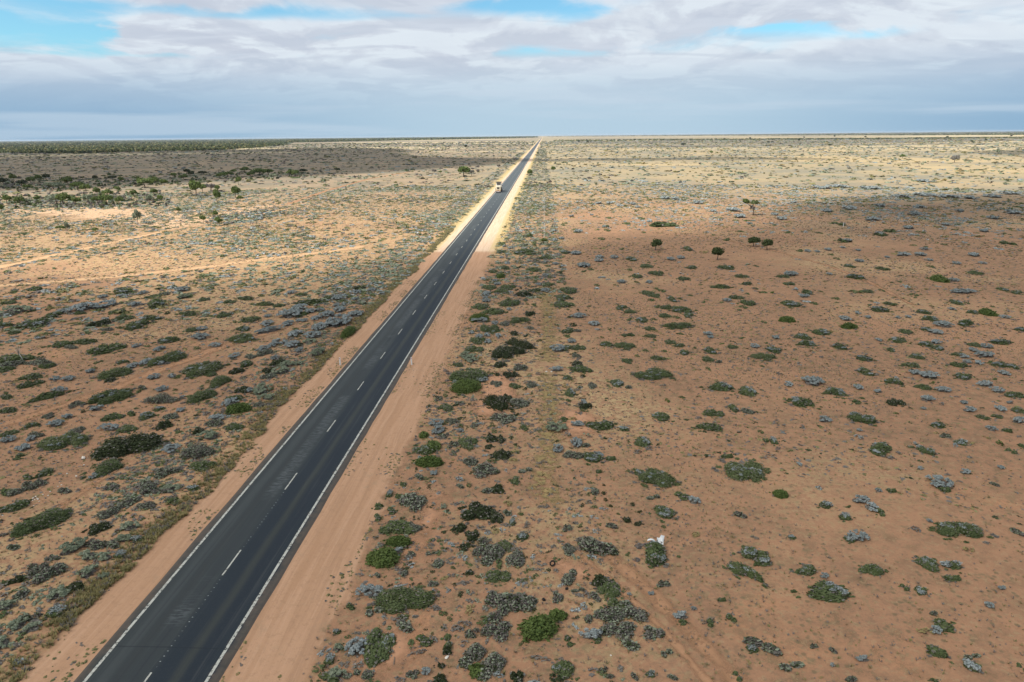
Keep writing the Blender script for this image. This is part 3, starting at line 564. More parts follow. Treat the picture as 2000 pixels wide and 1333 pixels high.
C(500, 850, 2.76, """g 925 75 110 80; b 930 145 140 70; d 880 225 60 40; s 960 205 40 30; g 1140 40 90 70; d 1155 145 80 60; d 1235 190 120 70 -20; s 1205 215 30 40; d 1100 275 50 30; k 1265 15 70 35
;k 1320 25 50 60; k 1260 65 50 30; k 1330 110 100 50; g 1375 240 30 30; d 1230 300 90 45; k 1310 290 80 50; k 1190 410 160 110; k 1290 440 80 80; d 1345 420 60 40; k 1105 500 80 50
;k 1160 545 90 60; k 1135 605 75 55; g 1375 475 40 40; d 1225 610 120 110; d 1290 650 140 120; g 1345 590 80 80; g 1300 760 120 90; k 1145 738 55 40; g 715 320 50 40; g 762 335 60 40
;d 850 350 130 130; g 655 385 60 35; g 655 445 50 45; g 730 410 60 45; g 770 500 170 90; b 765 575 130 70; d 840 500 90 70; b 690 665 190 110; s 765 625 60 35; d 655 755 40 35
;d 790 745 50 90; s 615 845 130 80; g 815 890 310 160; d 635 945 80 80; g 650 1130 180 220; s 550 1145 120 110; d 800 1030 110 80; p 440 1150 50 50; p 430 1290 90 80; g 400 1310 120 50
;d 520 1290 80 80; d 620 1290 90 90; g 390 1215 80 60; g 510 925 60 40; o 440 1060 60 30; g 905 1110 110 70; g 1040 1110 80 80; k 1035 1160 60 50; k 990 1243 50 25; k 1000 1315 90 60
;d 850 1290 70 60; s 915 1275 50 50; d 1180 1190 160 140; b 1190 1270 110 90; d 1280 1250 180 160; d 1310 900 150 160; d 1290 1030 160 140; d 1160 1060 80 70; g 785 268 45 30
;d 1000 690 80 80; g 1070 710 40 30; g 1045 990 40 30; p 1010 385 30 30; d 945 635 60 30; d 850 640 60 40; d 950 800 60 40""".replace('o 440', 'g 440'))
C(0, 850, 2.76, """m 345 35 210 90; k 700 60 340 120 8; k 810 20 100 60; s 920 75 80 55; d 1060 90 170 110; g 1090 165 120 60; g 565 180 170 110 25; s 510 220 40 40; g 95 118 75 35; s 125 70 80 45 20
;g 240 205 110 45 20; g 150 230 80 30; d 185 265 100 60 30; d 90 300 90 60; g 20 310 80 45; g 80 385 170 70 10; g 200 475 330 110 22; g 290 430 130 100; d 350 300 90 35 10
;d 780 285 130 70 35; d 690 360 120 60 25; d 590 420 100 80 35; k 530 500 130 100 20; d 905 195 120 60 25; p 920 290 90 50; d 800 380 120 50; p 705 495 90 50; d 510 590 120 70
;p 395 600 150 70 30; p 480 650 90 60; p 565 655 80 50; d 270 740 170 90 35; p 475 735 80 80; p 320 850 110 90 30; d 200 720 130 80 25; k 430 820 120 70; d 90 870 150 60 25
;p 30 920 100 60; p 100 1020 110 80 25; p 180 1040 80 60; g 290 960 140 60; d 160 975 120 60; p 20 1120 80 80; k 110 780 80 60; g 1040 290 80 40; p 660 560 90 40; g 20 800 60 30
;d 610 590 90 50; g 640 650 90 40; g 300 950 90 40; d 860 300 90 40; g 750 560 90 40; p 560 760 50 40; d 280 660 80 40; d 60 610 90 50 20; d 600 275 70 50; g 930 360 80 40 30""")
C(0, 560, 4, """g 140 35 80 30; g 280 20 120 30; g 160 85 70 25; g 75 125 90 35; p 140 185 190 50; d 60 215 120 30; s 650 170 160 80; s 810 145 130 70; g 610 210 90 30; m 960 40 180 45; s 955 75 80 25
;s 800 80 60 30; s 1115 50 60 35; d 1290 55 80 60; s 1430 25 100 40; g 1050 100 80 25; g 650 60 60 20; g 470 65 50 18; m 1235 135 230 80 5; s 1060 140 80 40; g 1190 80 80 40; p 1440 80 80 45
;g 1590 100 80 35; g 1790 120 80 35; g 1925 92 130 35; g 1980 135 60 20; s 500 195 90 35; g 420 225 150 45 12; m 290 285 240 60 15; g 30 305 120 40; g 150 290 50 25; k 785 285 130 70
;g 820 360 60 30; g 925 195 110 40; g 965 245 120 50; g 930 370 80 25; g 620 253 60 15; g 370 365 60 25; g 105 360 85 30; m 1175 250 130 70 15; g 1070 305 210 50 15; d 850 335 110 20
;g 1475 210 150 45; k 1320 205 70 30; g 1690 190 50 25; g 1745 220 100 50; g 1590 258 60 25; g 1835 275 50 20; g 1950 255 140 45 12; g 1505 335 120 45 10; s 1575 330 80 35; m 1885 335 110 45
;s 1565 395 120 50; m 1900 405 180 70; m 1330 418 190 45 3; s 1065 465 50 35; s 1245 490 70 55; s 1680 460 80 40; g 1540 480 80 25; g 1705 403 40 20; g 360 468 60 30; g 500 445 190 60 8
;g 665 430 140 45; d 560 475 100 30; g 830 490 250 75 15; g 330 520 50 35; g 770 590 65 35; g 960 590 80 35; g 110 560 300 80 5; d 80 605 160 70; g 40 645 110 50; g 360 620 150 45 12
;d 300 590 200 30; s 1040 620 70 80; s 1145 590 80 60; m 1310 560 290 65 18; s 1230 600 90 40; s 705 665 70 35; g 880 680 260 80 15; k 865 730 60 50; s 535 720 90 45; g 240 705 190 50 12
;g 235 765 190 50 15; g 60 860 100 50; g 65 830 50 30; m 1590 640 290 85 20; s 1205 705 80 50; s 1350 700 60 35; s 1830 540 70 55; g 1640 690 80 45; d 1960 545 80 50; g 1920 605 100 50 25
;k 1850 660 70 50 30; g 1700 745 170 70 25; g 1560 860 200 80 25; m 870 860 360 90 18; s 465 810 110 45; g 380 860 280 50 15; g 60 965 170 60 10; s 1265 800 80 50; s 760 955 80 50
;d 1260 880 240 80; d 1115 790 90 25; d 590 920 90 60; k 650 975 50 30; s 525 1020 80 40; s 440 1070 110 60; d 385 1010 80 60; g 250 1085 100 50; d 280 1160 120 50; g 880 1020 160 80 10
;g 1250 955 80 40; m 1170 1000 120 80; g 1030 995 90 40; d 1340 1010 120 70; s 1415 965 60 40; g 70 1150 130 60 20; s 70 1195 100 60; s 850 1105 140 60; d 600 1130 120 80
;g 1000 1105 140 80; k 1290 1080 130 80 20; k 1895 810 100 70; s 1960 810 60 40; s 1800 905 100 80; b 1870 955 190 90 10; g 1840 870 120 50; s 1700 1025 120 50; d 1680 1060 140 80
;k 1550 1130 100 60; p 1620 1170 150 80; g 1840 1090 130 70; s 250 1190 60 50; g 700 300 40 20; g 1150 410 40 20; s 430 720 60 35""")
C(500, 560, 4, """g 40 70 80 20; g 65 140 130 35; g 185 145 80 35; g 200 30 60 40; g 640 40 50 25; s 785 45 60 35; k 805 12 90 30; s 905 25 60 35; s 280 45 60 40; g 350 65 90 30; g 570 90 100 40
;s 660 90 110 45; s 775 97 50 35; g 430 125 200 45; s 630 145 50 40; s 690 140 40 30; s 650 180 90 50; s 350 165 110 50; s 270 215 170 70; g 330 215 120 50; s 430 195 90 40; s 500 183 60 30
;s 95 230 50 40; s 470 250 70 50; s 560 220 100 50 15; s 780 215 110 50; k 700 220 60 30; s 650 270 170 120; s 500 315 110 80; s 380 265 50 60; s 335 265 40 40; s 255 290 80 60
;s 85 290 80 50; s 110 340 220 35 12; s 305 372 95 60; s 440 382 120 60; g 550 355 60 35; g 320 330 80 20; s 160 425 50 50; s 215 437 50 50; s 140 455 70 45; s 285 455 100 60
;k 330 455 60 50; s 60 487 80 60; s 340 497 60 45; g 500 460 60 30; g 250 512 45 30; s 148 555 60 40; k 175 590 100 70; p 240 610 100 60; k 95 655 90 50; p 190 660 120 60
;b 720 360 110 40 40; p 50 800 120 100; p 80 870 120 50; d 30 920 80 60; g 1830 10 100 30; s 1800 60 60 60; g 1750 150 100 60; g 1860 200 160 60; s 1800 110 60 50; g 1960 135 110 60
;b 1740 250 160 60; s 1745 265 120 35; s 1865 285 50 60; d 1950 290 90 60; g 1820 330 150 70; s 1680 360 40 40; s 1810 378 50 40; s 1740 390 60 40; s 1895 385 50 40; s 1810 430 50 35
;g 1730 420 100 60; k 1930 520 170 110; g 1700 490 130 60; p 1685 565 100 70; p 1640 540 90 60; g 1580 610 90 40; k 1900 610 90 50; k 1890 685 60 40; k 1970 690 80 70; g 1650 695 290 130
;b 1650 790 230 110; s 1765 730 100 50; s 1560 755 60 40; d 1870 760 90 70; g 1480 850 55 35; g 1490 940 110 80; d 1585 905 60 40; d 1430 880 60 50; k 1850 910 230 80 -15; k 1950 880 100 90
;d 1920 1030 180 100; s 1405 1065 110 60; s 1420 1120 90 90; d 1520 1050 90 60; b 1380 1260 130 120; b 1300 1160 90 60; d 1470 1160 70 50; k 1850 1190 110 50; d 1650 1210 100 70
;d 1540 1240 80 60; g 1830 1245 60 30; k 1930 1290 50 60; d 1280 1260 80 60; s 1590 1130 60 30; d 1700 1080 60 50; d 100 700 110 60 20; d 70 520 110 40 20; p 330 600 70 40; p 480 520 90 40 30
;p 420 430 90 40""")
C(900, 440, 7.84, """g 1060 160 190 110; g 830 240 110 60; g 660 290 160 60; s 760 350 80 40; g 620 410 150 90; s 620 495 70 50; g 1010 420 360 90; g 1140 270 130 50; g 1300 130 150 60; k 1265 280 100 60
;k 1370 300 80 40; s 1280 365 90 50; g 1630 410 90 60; s 1760 430 130 70; g 1300 500 180 60; s 1450 590 90 60; d 1170 510 80 110; s 1870 610 130 110; g 1890 705 110 35; g 670 650 170 90
;k 890 645 90 50; g 490 710 120 90; b 600 780 150 90; g 1120 690 230 80; g 1090 740 90 60; g 1170 800 150 60; s 1290 770 90 60; g 1390 790 130 70; k 1530 640 70 40; k 1540 730 110 40
;d 1550 770 90 30; g 1510 870 100 70; g 1350 900 150 90; s 1200 910 70 60; s 520 850 80 70; s 560 900 100 50; g 430 950 180 80; s 400 1040 100 90; s 370 1110 90 90; g 720 950 200 80
;g 620 1010 190 80; k 860 990 80 40; k 920 970 60 25; k 960 1060 210 70; g 1130 1000 200 70; s 1290 1000 130 70; g 1640 990 220 90; g 1550 1110 170 140; g 1520 1210 170 90; k 1680 1120 60 50
;g 760 1180 280 120; s 740 1290 80 40; g 1000 1150 100 50; g 300 1260 220 110; g 400 1220 100 60; g 1130 1210 90 40; s 1790 100 130 40; s 1430 90 70 50; s 1440 230 80 40; s 1540 205 80 30
;g 1640 1290 60 40; k 1800 1295 60 40; g 1000 70 90 50; s 860 60 70 50; g 960 30 90 60; d 980 300 100 50""")
C(1400, 240, 3.333, """b 190 637 40 35; g 800 658 90 25; g 160 705 70 18; g 465 713 65 18; g 670 714 60 25; s 1250 685 60 25; g 1330 713 60 25; g 1060 728 90 25; g 1130 705 100 20; g 68 760 75 22; m 815 770 90 25
;g 545 832 70 22; s 590 835 40 22; s 650 838 36 25; g 1890 785 80 25; s 1675 862 60 30; g 60 942 90 30; s 480 985 80 30; g 430 1000 80 22; g 260 930 45 25; m 860 932 60 30; s 930 900 50 22
;g 1080 952 80 30; s 1380 893 40 30; g 1400 935 60 22; g 1690 980 80 35; b 1450 1020 100 50; s 1540 1025 60 25; m 900 1005 120 30; g 160 1000 80 25; s 730 985 35 25; g 470 1048 60 40
;g 195 1047 70 25; s 725 827 40 20; s 820 812 30 25; s 920 830 30 20; s 420 625 60 25; s 380 598 40 18; g 375 665 45 20; s 215 655 30 20; s 150 610 70 30; s 100 570 80 30; s 860 558 80 25
;s 720 575 60 25; s 500 520 40 20; s 1320 550 60 30; s 1280 595 80 20; s 1060 540 60 20; s 1580 575 50 25; s 1010 630 90 20; s 1800 620 60 25; s 1500 480 120 30; s 1350 470 120 25
;s 1200 480 100 20; s 1650 490 80 25; s 1800 480 90 25; s 1900 460 90 25; s 1000 425 120 22; s 800 415 100 20; s 700 425 90 20; s 1350 380 110 20; s 1920 585 80 25; s 1740 705 50 22
;s 1560 915 45 20; s 1730 915 40 25; s 1490 665 50 18; s 1210 860 80 20; s 1320 860 60 22; s 1110 875 30 22; s 1350 825 50 16; g 1180 843 40 14; g 750 858 55 15; g 780 885 50 16""")
C(900, 240, 4, """m 825 1010 80 35; s 895 1020 80 30; s 1085 1050 60 30; s 1075 1075 70 30; s 1195 1050 60 45; m 1330 1065 90 60; g 1260 985 60 30; m 1780 985 90 35; g 1805 1130 80 35; g 1450 1120 85 40
;s 1640 1065 60 30; s 1715 1053 60 30; s 960 1115 90 50; g 1025 1140 70 30; g 965 1160 60 20; g 1330 1147 60 25; g 1370 1198 90 35; g 1525 1175 100 40; g 1385 1243 60 20; s 1258 1243 70 30
;s 1470 1245 50 25; g 1740 1215 90 35; g 1975 1275 60 30; g 840 1305 120 50; g 1065 1270 60 20; g 1100 907 75 22; g 910 852 80 20; g 1145 840 70 30; m 1130 810 60 20; g 1410 748 80 22
;g 1310 787 100 20; g 1560 805 130 40 12; g 1165 743 70 18; g 1435 856 50 20; g 860 643 50 18; g 975 650 50 22; g 1035 605 50 20; s 865 730 40 22; g 1035 632 60 18; s 1080 630 50 30
;s 1380 660 40 25; s 1020 720 30 28; s 1470 772 40 18; s 1235 650 40 20; s 1345 635 50 20; s 1850 625 80 30; s 1970 690 50 40; s 1670 595 60 25; s 1600 590 70 25; s 1160 628 50 18
;g 1470 660 40 14; g 950 785 50 16; g 800 800 50 18; s 730 845 40 25; s 735 915 40 20; s 785 905 40 14""")
KN = {'g': ('green_shrub', 'dark green spreading shrub', 'low green shrubs scattered over the red plain'), 'b': ('green_shrub', 'fresh green rounded shrub', 'bright green rounded shrubs'),
      'k': ('green_shrub', 'blackish green shrub', 'blackish green shrubs of the roadside strip'), 'm': ('mixed_shrub', 'green shrub topped with silver tufts', 'green shrubs with silver tufts growing through them'),
      's': ('silver_shrub', 'silver blue shrub', 'silver blue shrubs over the plain'), 'p': ('silver_shrub', 'pale grey green shrub', 'pale grey green shrubs of the road verge'), 'd': ('dry_shrub', 'dry grey brown twiggy shrub', 'dry twiggy shrubs')}
SPECIAL = [(1047, 1227, 'big domed bright green bush on bare sand at the bottom edge, right of centre'), (1091, 1200, 'small round bright green bush touching the big domed bush at bottom centre'),
 (795, 1172, 'widest dark green bush near the bottom, right beside its silver neighbour'), (735, 1260, 'tall dark green bush near the bottom, silver shrub on its left, beside right shoulder'),
 (699, 1265, 'round silver blue shrub touching the left side of a dark green bush near bottom'), (722, 1156, 'silver shrub at the upper left end of the widest dark green bush'),
 (1284, 1080, 'green shrub with silver tufts below the torn white panels'), (1445, 912, 'large two-humped green shrub with white tufts alone on the right plain'),
 (910, 735, 'large dark green bush beside the right gravel shoulder, above a lighter green one'), (912, 757, 'light green bush joined to the front of a larger dark one beside right shoulder'),
 (384, 882, 'large dry grey brown twiggy bush beside a silver ball on left verge'), (333, 877, 'silver blue ball shaped shrub left of the large dry twiggy bush'),
 (1085, 835, 'pale grey green rounded shrub beside the orange sand circle in the middle strip'), (467, 799, 'bright yellow green bush between silver shrubs left of the road, mid height'),
 (72, 1022, 'longest dark green bush near left edge, below the scatter of white stones'), (254, 872, 'long blackish green thicket below the left plain, left of dry twiggy bush'),
 (1607, 1156, 'green shrub carrying three separate silver tufts at the lower right'), (1882, 1038, 'large green shrub with silver flecks near right edge, lower third'),
 (1833, 942, 'bright silver mound of shrub near the right edge, lower third'), (662, 628, 'biggest silver blue shrub, left of the road just past the yellow grass'),
 (931, 998, 'large blackish green bush in the middle strip, largest of its dark cluster'), (853, 833, 'upright silver shrub beside dry bushes right of the gravel shoulder'),
 (1925, 609, 'bright green taller shrub among silver ones at far right of middle plain'), (790, 760, '')]
def px_size(kind, cx, cy, w, h, ang):
    a = math.radians(ang); A = G(cx-w/2*math.cos(a), cy+w/2*math.sin(a)); B = G(cx+w/2*math.cos(a), cy-w/2*math.sin(a))
    L = (B-A).length; z = proj(((A+B)/2))[2]
    Hh = {'g': .17*L+.18, 'b': .30*L+.2, 'k': .24*L+.25, 'm': .18*L+.22, 's': .34*L+.15, 'p': .34*L+.15, 'd': .24*L+.2}[kind]; Hh = min(Hh, 1.5, 1.1*h*z/F+.25)
    hp = Hh*F*.9/z; dz = F*H/.958/z**2
    if ang: Wd = min(max((h-.3*hp)/dz, .32*L), .9*L)
    else: Wd = min(max((h-.45*hp)/dz, .5*L), 1.6*L)
    c = G(cx, cy+.22*hp); rz = math.atan2((B-A).y, (B-A).x); return c, L, Wd, Hh, rz
used = set(); seen_special = set(); COUNT = {}
shr = []
for (k, cx, cy, w, h, a) in BL:
    c, L, Wd, Hh, rz = px_size(k, cx, cy, w, h, a); shr.append((w*h, k, cx, cy, c, L*1.02, Wd, Hh, rz))
shr.sort(key=lambda t: -t[0]); cap = {}
spill = []
for (ar, k, cx, cy, c, L, Wd, Hh, rz) in shr:
    fam = KN[k][0]; cap[fam] = cap.get(fam, 0)+1
    if cap[fam] > 295: spill.append((k, c, L, Wd, Hh, rz)); continue
    D = c.length; dia = math.sqrt(L*Wd); size = 'S' if (dia < 1.25 or D > 190) else ('M' if dia < 2.6 or D > 110 else 'L')
    o = obj(fam, get_bush(k, size, rnd.randrange(6)))
    o.location = (c.x, c.y, -.02); o.scale = (L/2*(1.3 if k == 'd' else 1.22), Wd/2*(1.4 if k == 'd' else 1.27), Hh*1.12); o.rotation_euler = (0, 0, rz+(math.pi if rnd.random() < .5 else 0))
    lab = None
    for i, (sx_, sy_, t) in enumerate(SPECIAL):
        if t and i not in seen_special and abs(cx-sx_)+abs(cy-sy_) < 22: lab = t; seen_special.add(i); break
    if not lab:
        adj = 'tiny' if ar < 120 else 'small' if ar < 420 else 'middling' if ar < 1300 else 'large' if ar < 4000 else 'very large'
        xr = c.x-XR
        where = 'left of the road' if xr < 0 else ('in the strip right of the road' if c.x < 6 else 'on the right plain')
        for dec in (0, 1):
            fmt = lambda v: (('%.0f' % v) if dec == 0 else ('%.1f' % v)).rstrip()
            pos = '%s%% across, %s%% down' % (fmt(cx/20), fmt(cy/13.33)); lab = '%s %s %s, %s' % (adj, KN[k][1].replace('topped with', 'with'), where, pos)
            if dec or len(lab.split()) > 16: lab = '%s %s, %s' % (adj, KN[k][1], pos)
            assert len(lab.split()) <= 16
            if lab not in used: break
    used.add(lab); tag(o, lab, 'shrub', KN[k][2])
print('shrubs', cap, len(spill))
# ------------------------------------------------------------------ scrub nobody could count: merged low plants
def low_template(kind, n, leaf, seed, flat=1.0):
    rg = np.random.default_rng(seed); L = gen_lobes(3, rg, .55, .4, .6, .9)
    q = mound(n, leaf, rg, L, (.55, 1.0), .7, 1.3); return q, tints(len(q), rg)
def grass_template(n, seed):
    rg = np.random.default_rng(seed); a = rg.uniform(0, 6.28, n); b = np.stack([np.cos(a)*.35*rg.uniform(0, 1, n), np.sin(a)*.35*rg.uniform(0, 1, n), np.zeros(n)], 1)
    e = b+np.stack([np.cos(a)*rg.uniform(.2, .8, n), np.sin(a)*rg.uniform(.2, .8, n), rg.uniform(.5, 1.0, n)], 1); s = np.stack([-np.sin(a), np.cos(a), np.zeros(n)], 1)*.09
    return np.stack([b-s, b+s, e+s*.5, e-s*.5], 1), rg.uniform(0, 1, n)
def scatter(name, items, templates, mats, label=None):
    """items: array of x, y, sx, sy, sz, rot, template index, material index"""
    Q = []; T = []; MI = []; rg = np.random.default_rng(5)
    for ti, (q, t) in enumerate(templates):
        it = items[items[:, 6] == ti]
        if not len(it): continue
        v = q.reshape(-1, 3)[None]*it[:, None, 2:5]; c, s = np.cos(it[:, 5])[:, None], np.sin(it[:, 5])[:, None]
        X = v[..., 0]*c-v[..., 1]*s+it[:, 0:1]; Y = v[..., 0]*s+v[..., 1]*c+it[:, 1:2]
        Q.append(np.stack([X, Y, v[..., 2]], -1).reshape(-1, 3)); T.append(np.clip(t[None]*.7+rg.uniform(0, .3, (len(it), 1)), 0, 1).ravel()); MI.append(np.repeat(it[:, 7], len(t)))
    V = np.concatenate(Q); me = mesh_from(name, V, np.arange(len(V)).reshape(-1, 4), mats, np.concatenate(MI), np.concatenate(T))
    o = obj(name, me); tag(o, kind='stuff'); return o
rg = np.random.default_rng(11)
def vnoise(x, y, s, seed=0):
    r2 = np.random.default_rng(seed); o = np.zeros_like(x)
    for _ in range(7):
        a = r2.uniform(0, 6.28); f = s*r2.uniform(.5, 1.8); o += np.sin((x*np.cos(a)+y*np.sin(a))*f+r2.uniform(0, 6)+1.5*np.sin((x*np.sin(a)-y*np.cos(a))*f*.7))
    return o/7
TRK = [[G(*p) for p in l] for l in ([(-60, 562), (120, 550), (250, 538), (400, 522), (520, 506), (640, 492), (720, 480)], [(-60, 535), (80, 505), (200, 478), (330, 450), (480, 425), (560, 408)], [(-60, 850), (60, 812), (200, 768), (330, 716), (450, 672), (560, 640)], [(560, 400), (640, 372), (720, 350), (800, 336)])]
def trackdist(x, y):
    D = np.full(x.shape, 1e9)
    for l in TRK:
        for A, B in zip(l[:-1], l[1:]):
            dx, dy = B.x-A.x, B.y-A.y; t = np.clip(((x-A.x)*dx+(y-A.y)*dy)/(dx*dx+dy*dy), 0, 1); D = np.minimum(D, np.hypot(x-A.x-t*dx, y-A.y-t*dy))
    return D
def fan(n, d0, d1, power=1.0):
    """points in a fan around the view, out to d1"""
    u = rg.uniform(0, 1, n); d = (d0**(2*power)+(d1**(2*power)-d0**(2*power))*u)**(1/(2*power)) if power > 0 else d0*(d1/d0)**u
    a = rg.uniform(math.radians(-52), math.radians(47), n); return d*np.sin(a), d*np.cos(a), d
def offroad(x, pad=0.0): xr = x-XR; return (xr < SH_L-pad) | (xr > SH_R+pad)
def side(x, y):
    """density of plants: left plain, left verge, middle strip, right plain"""
    xr = x-XR; v = np.full(x.shape, .55); v[(xr < SH_L) & (xr > SH_L-9)] = 1.0; v[(xr > SH_R) & (x < 5)] = .95; r = x >= 5
    v[r] = .10; return v
def build_scatter(name, n, d0, d1, power, tmpl_n, leaf, size, kinds_l, kinds_r, dfun=None, hs=.32, keep_near=1.0):
    x, y, d = fan(n, d0, d1, power); dens = side(x, y) if dfun is None else dfun(x, y, d)
    cl = .5+.9*vnoise(x, y, .09, 3)+.5*vnoise(x, y, .5, 4); k = offroad(x, .3) & (rg.uniform(0, 1, n) < dens*np.clip(cl, .08, 1.3)) & (trackdist(x, y) > 1.6)
    x, y, d = x[k], y[k], d[k]; m = len(x); s = size[0]+(size[1]-size[0])*rg.uniform(0, 1, m)**2; s *= 1+d/900
    el_ = rg.uniform(.6, 1.3, m); ti = rg.integers(0, 4, m); patchy = vnoise(x, y, .035, 9)+1.0*rg.normal(0, .6, m); R2 = x > 5
    mi = np.zeros(m, int)
    for side_mask, kk in ((~R2, kinds_l), (R2, kinds_r)):
        q = np.argsort(np.argsort(patchy[side_mask]))/max(1, side_mask.sum()); cum = np.cumsum([w for _, w in kk]); sel = np.searchsorted(cum/cum[-1], q*.999); mi[side_mask] = np.array([MK.index(a) for a, _ in kk])[sel]
    it = np.stack([x, y, s*el_, s/el_, s*hs*rg.uniform(.7, 1.3, m), rg.uniform(0, 6.28, m), ti, mi], 1)
    return scatter(name, it, [low_template('x', tmpl_n, leaf, 40+i) for i in range(4)], [MATS[a] for a in MK])
MK = ['g', 'b', 'k', 's', 'p', 'd', 'y', 'o']
build_scatter('small_scrub', 15000, 28, 165, .9, 40, .27, (.14, .62), [('s', 2), ('g', 3), ('d', 5), ('y', 2), ('k', 1)], [('g', 3), ('y', 3), ('d', 4), ('s', 2), ('b', .4)], hs=.6)
def d_mid(x, y, d):
    v = np.full(x.shape, .85); r = x >= 5; v[r] = np.clip((d[r]-205)/170, .02, .75); v[(x < 5) & (x-XR > SH_R)] = 1.0; v[(x-XR < SH_L) & (x-XR > SH_L-9)] = 1.0; return v
build_scatter('scrub', 82000, 122, 430, .85, 26, .40, (.45, 1.25), [('p', 4.5), ('s', 3), ('g', 3), ('o', 2), ('d', 1.5)], [('g', 2.2), ('o', 1), ('s', 5), ('y', 1), ('p', 1)], d_mid, hs=.42)
def d_far(x, y, d): return np.full(x.shape, .9)
build_scatter('far_scrub', 52000, 400, 3400, .33, 9, .85, (.7, 1.7), [('p', 4), ('s', 2), ('g', 2.5), ('d', 4), ('o', 2)], [('s', 3), ('p', 5), ('o', 2), ('y', 2), ('d', 1)], d_far, hs=.42)
if spill:
    it = np.array([[c.x, c.y, L/2*1.2, Wd/2*1.2, Hh*1.1, rz, i % 4, MK.index({'m': 'g'}.get(k, k))] for i, (k, c, L, Wd, Hh, rz) in enumerate(spill)])
    scatter('small_shrubs', it, [low_template('x', 110, .2, 140+i) for i in range(4)], [MATS[a] for a in MK])
def strip_scatter(name, n, x0, x1, y0, y1, kinds, smin, smax):
    y = y0*(y1/y0)**rg.uniform(0, 1, n); x = rg.uniform(x0, x1, n); k = rg.uniform(0, 1, n) < np.clip(.55+.8*vnoise(x, y, .22, 77), .05, 1); x, y = x[k], y[k]; m = len(x)
    s_ = rg.uniform(smin, smax, m)*(1+y/900); e_ = rg.uniform(.7, 1.3, m); mi = np.array([MK.index(c) for c in kinds])[rg.integers(0, len(kinds), m)]
    scatter(name, np.stack([x, y, s_*e_, s_/e_, s_*.5, rg.uniform(0, 6.28, m), rg.integers(0, 4, m), mi], 1), [low_template('x', 30, .34, 170+i) for i in range(4)], [MATS[a] for a in MK])
strip_scatter('roadside_scrub', 5200, XR+SH_R+2.0, 4.5, 125, 1500, 'pgdsgdpd', .3, .85)
strip_scatter('roadside_scrub', 2600, XR+SH_L-12, XR+SH_L-3.5, 118, 1200, 'pgdsgds', .35, .95)
strip_scatter('roadside_scrub', 2400, XR+SH_R+.4, 4.5, 30, 130, 'dddgdspk', .12, .42)
strip_scatter('roadside_scrub', 3000, XR+SH_L-9, XR+SH_L-1.8, 26, 122, 'ddpgpd', .12, .5)
# grass tufts: thin everywhere near, thick along the left verge
x, y, d = fan(80000, 27, 130, .85); k = offroad(x, -.5) & (rg.uniform(0, 1, len(x)) < np.clip(.45+.9*vnoise(x, y, .16, 21), .06, 1)); x, y = x[k], y[k]; m = len(x)
s = rg.uniform(.05, .20, m); mi = np.array([MK.index(c) for c in 'yoddd'])[rg.integers(0, 5, m)]
scatter('grass_tufts', np.stack([x, y, s, s, s*.8, rg.uniform(0, 6.28, m), rg.integers(0, 4, m), mi], 1), [grass_template(9, 60+i) for i in range(4)], [MATS[a] for a in MK])
x, y, d = fan(120000, 60, 330, .85); k = offroad(x, .3) & (rg.uniform(0, 1, len(x)) < np.clip(.5+.9*vnoise(x, y, .08, 51), .08, 1)); x, y, d = x[k], y[k], d[k]; m = len(x)
s = rg.uniform(.08, .24, m)*(1+d/400); mi = np.array([MK.index(c) for c in 'dodkdy'])[rg.integers(0, 6, m)]
scatter('dry_tufts', np.stack([x, y, s*1.3, s, s*.5, rg.uniform(0, 6.28, m), rg.integers(0, 4, m), mi], 1), [low_template('x', 6, .8, 190+i) for i in range(4)], [MATS[a] for a in MK])
y = rg.uniform(22, 230, 19000); u = rg.beta(1.0, 2.6, len(y))*3.0; x = XR+SH_L-u+1.0*vnoise(np.zeros_like(y), y, .22, 31)+.5*vnoise(np.zeros_like(y), y, 1.3, 33)+.2; k = rg.uniform(0, 1, len(y)) < np.clip(.5+.9*vnoise(x, y, .45, 8), .08, .9); x, y = x[k], y[k]; m = len(x)
s = rg.uniform(.12, .34, m); mi = np.array([MK.index(c) for c in 'oyoyd'])[rg.integers(0, 5, m)]
scatter('verge_grass', np.stack([x, y, s, s, s*.8, rg.uniform(0, 6.28, m), rg.integers(0, 4, m), mi], 1), [grass_template(14, 70+i) for i in range(4)], [MATS[a] for a in MK])
# weeds creeping along the edges of the gravel
y = rg.uniform(22, 140, 5000); x = np.where(rg.uniform(0, 1, len(y)) < .45, XR-HW-.9-rg.exponential(.8, len(y)), np.where(rg.uniform(0, 1, len(y)) < .75, XR+SH_R-rg.exponential(.7, len(y)), XR+HW+.8+rg.exponential(.4, len(y)))); k = vnoise(x, y, .4, 12) > .02; x, y = x[k], y[k]; m = len(x)
s = rg.uniform(.05, .20, m); mi = np.array([MK.index(c) for c in 'ogdy'])[rg.integers(0, 4, m)]
scatter('gravel_weeds', np.stack([x, y, s, s, s*.5, rg.uniform(0, 6.28, m), rg.integers(0, 4, m), mi], 1), [low_template('x', 16, .5, 80+i) for i in range(4)], [MATS[a] for a in MK])

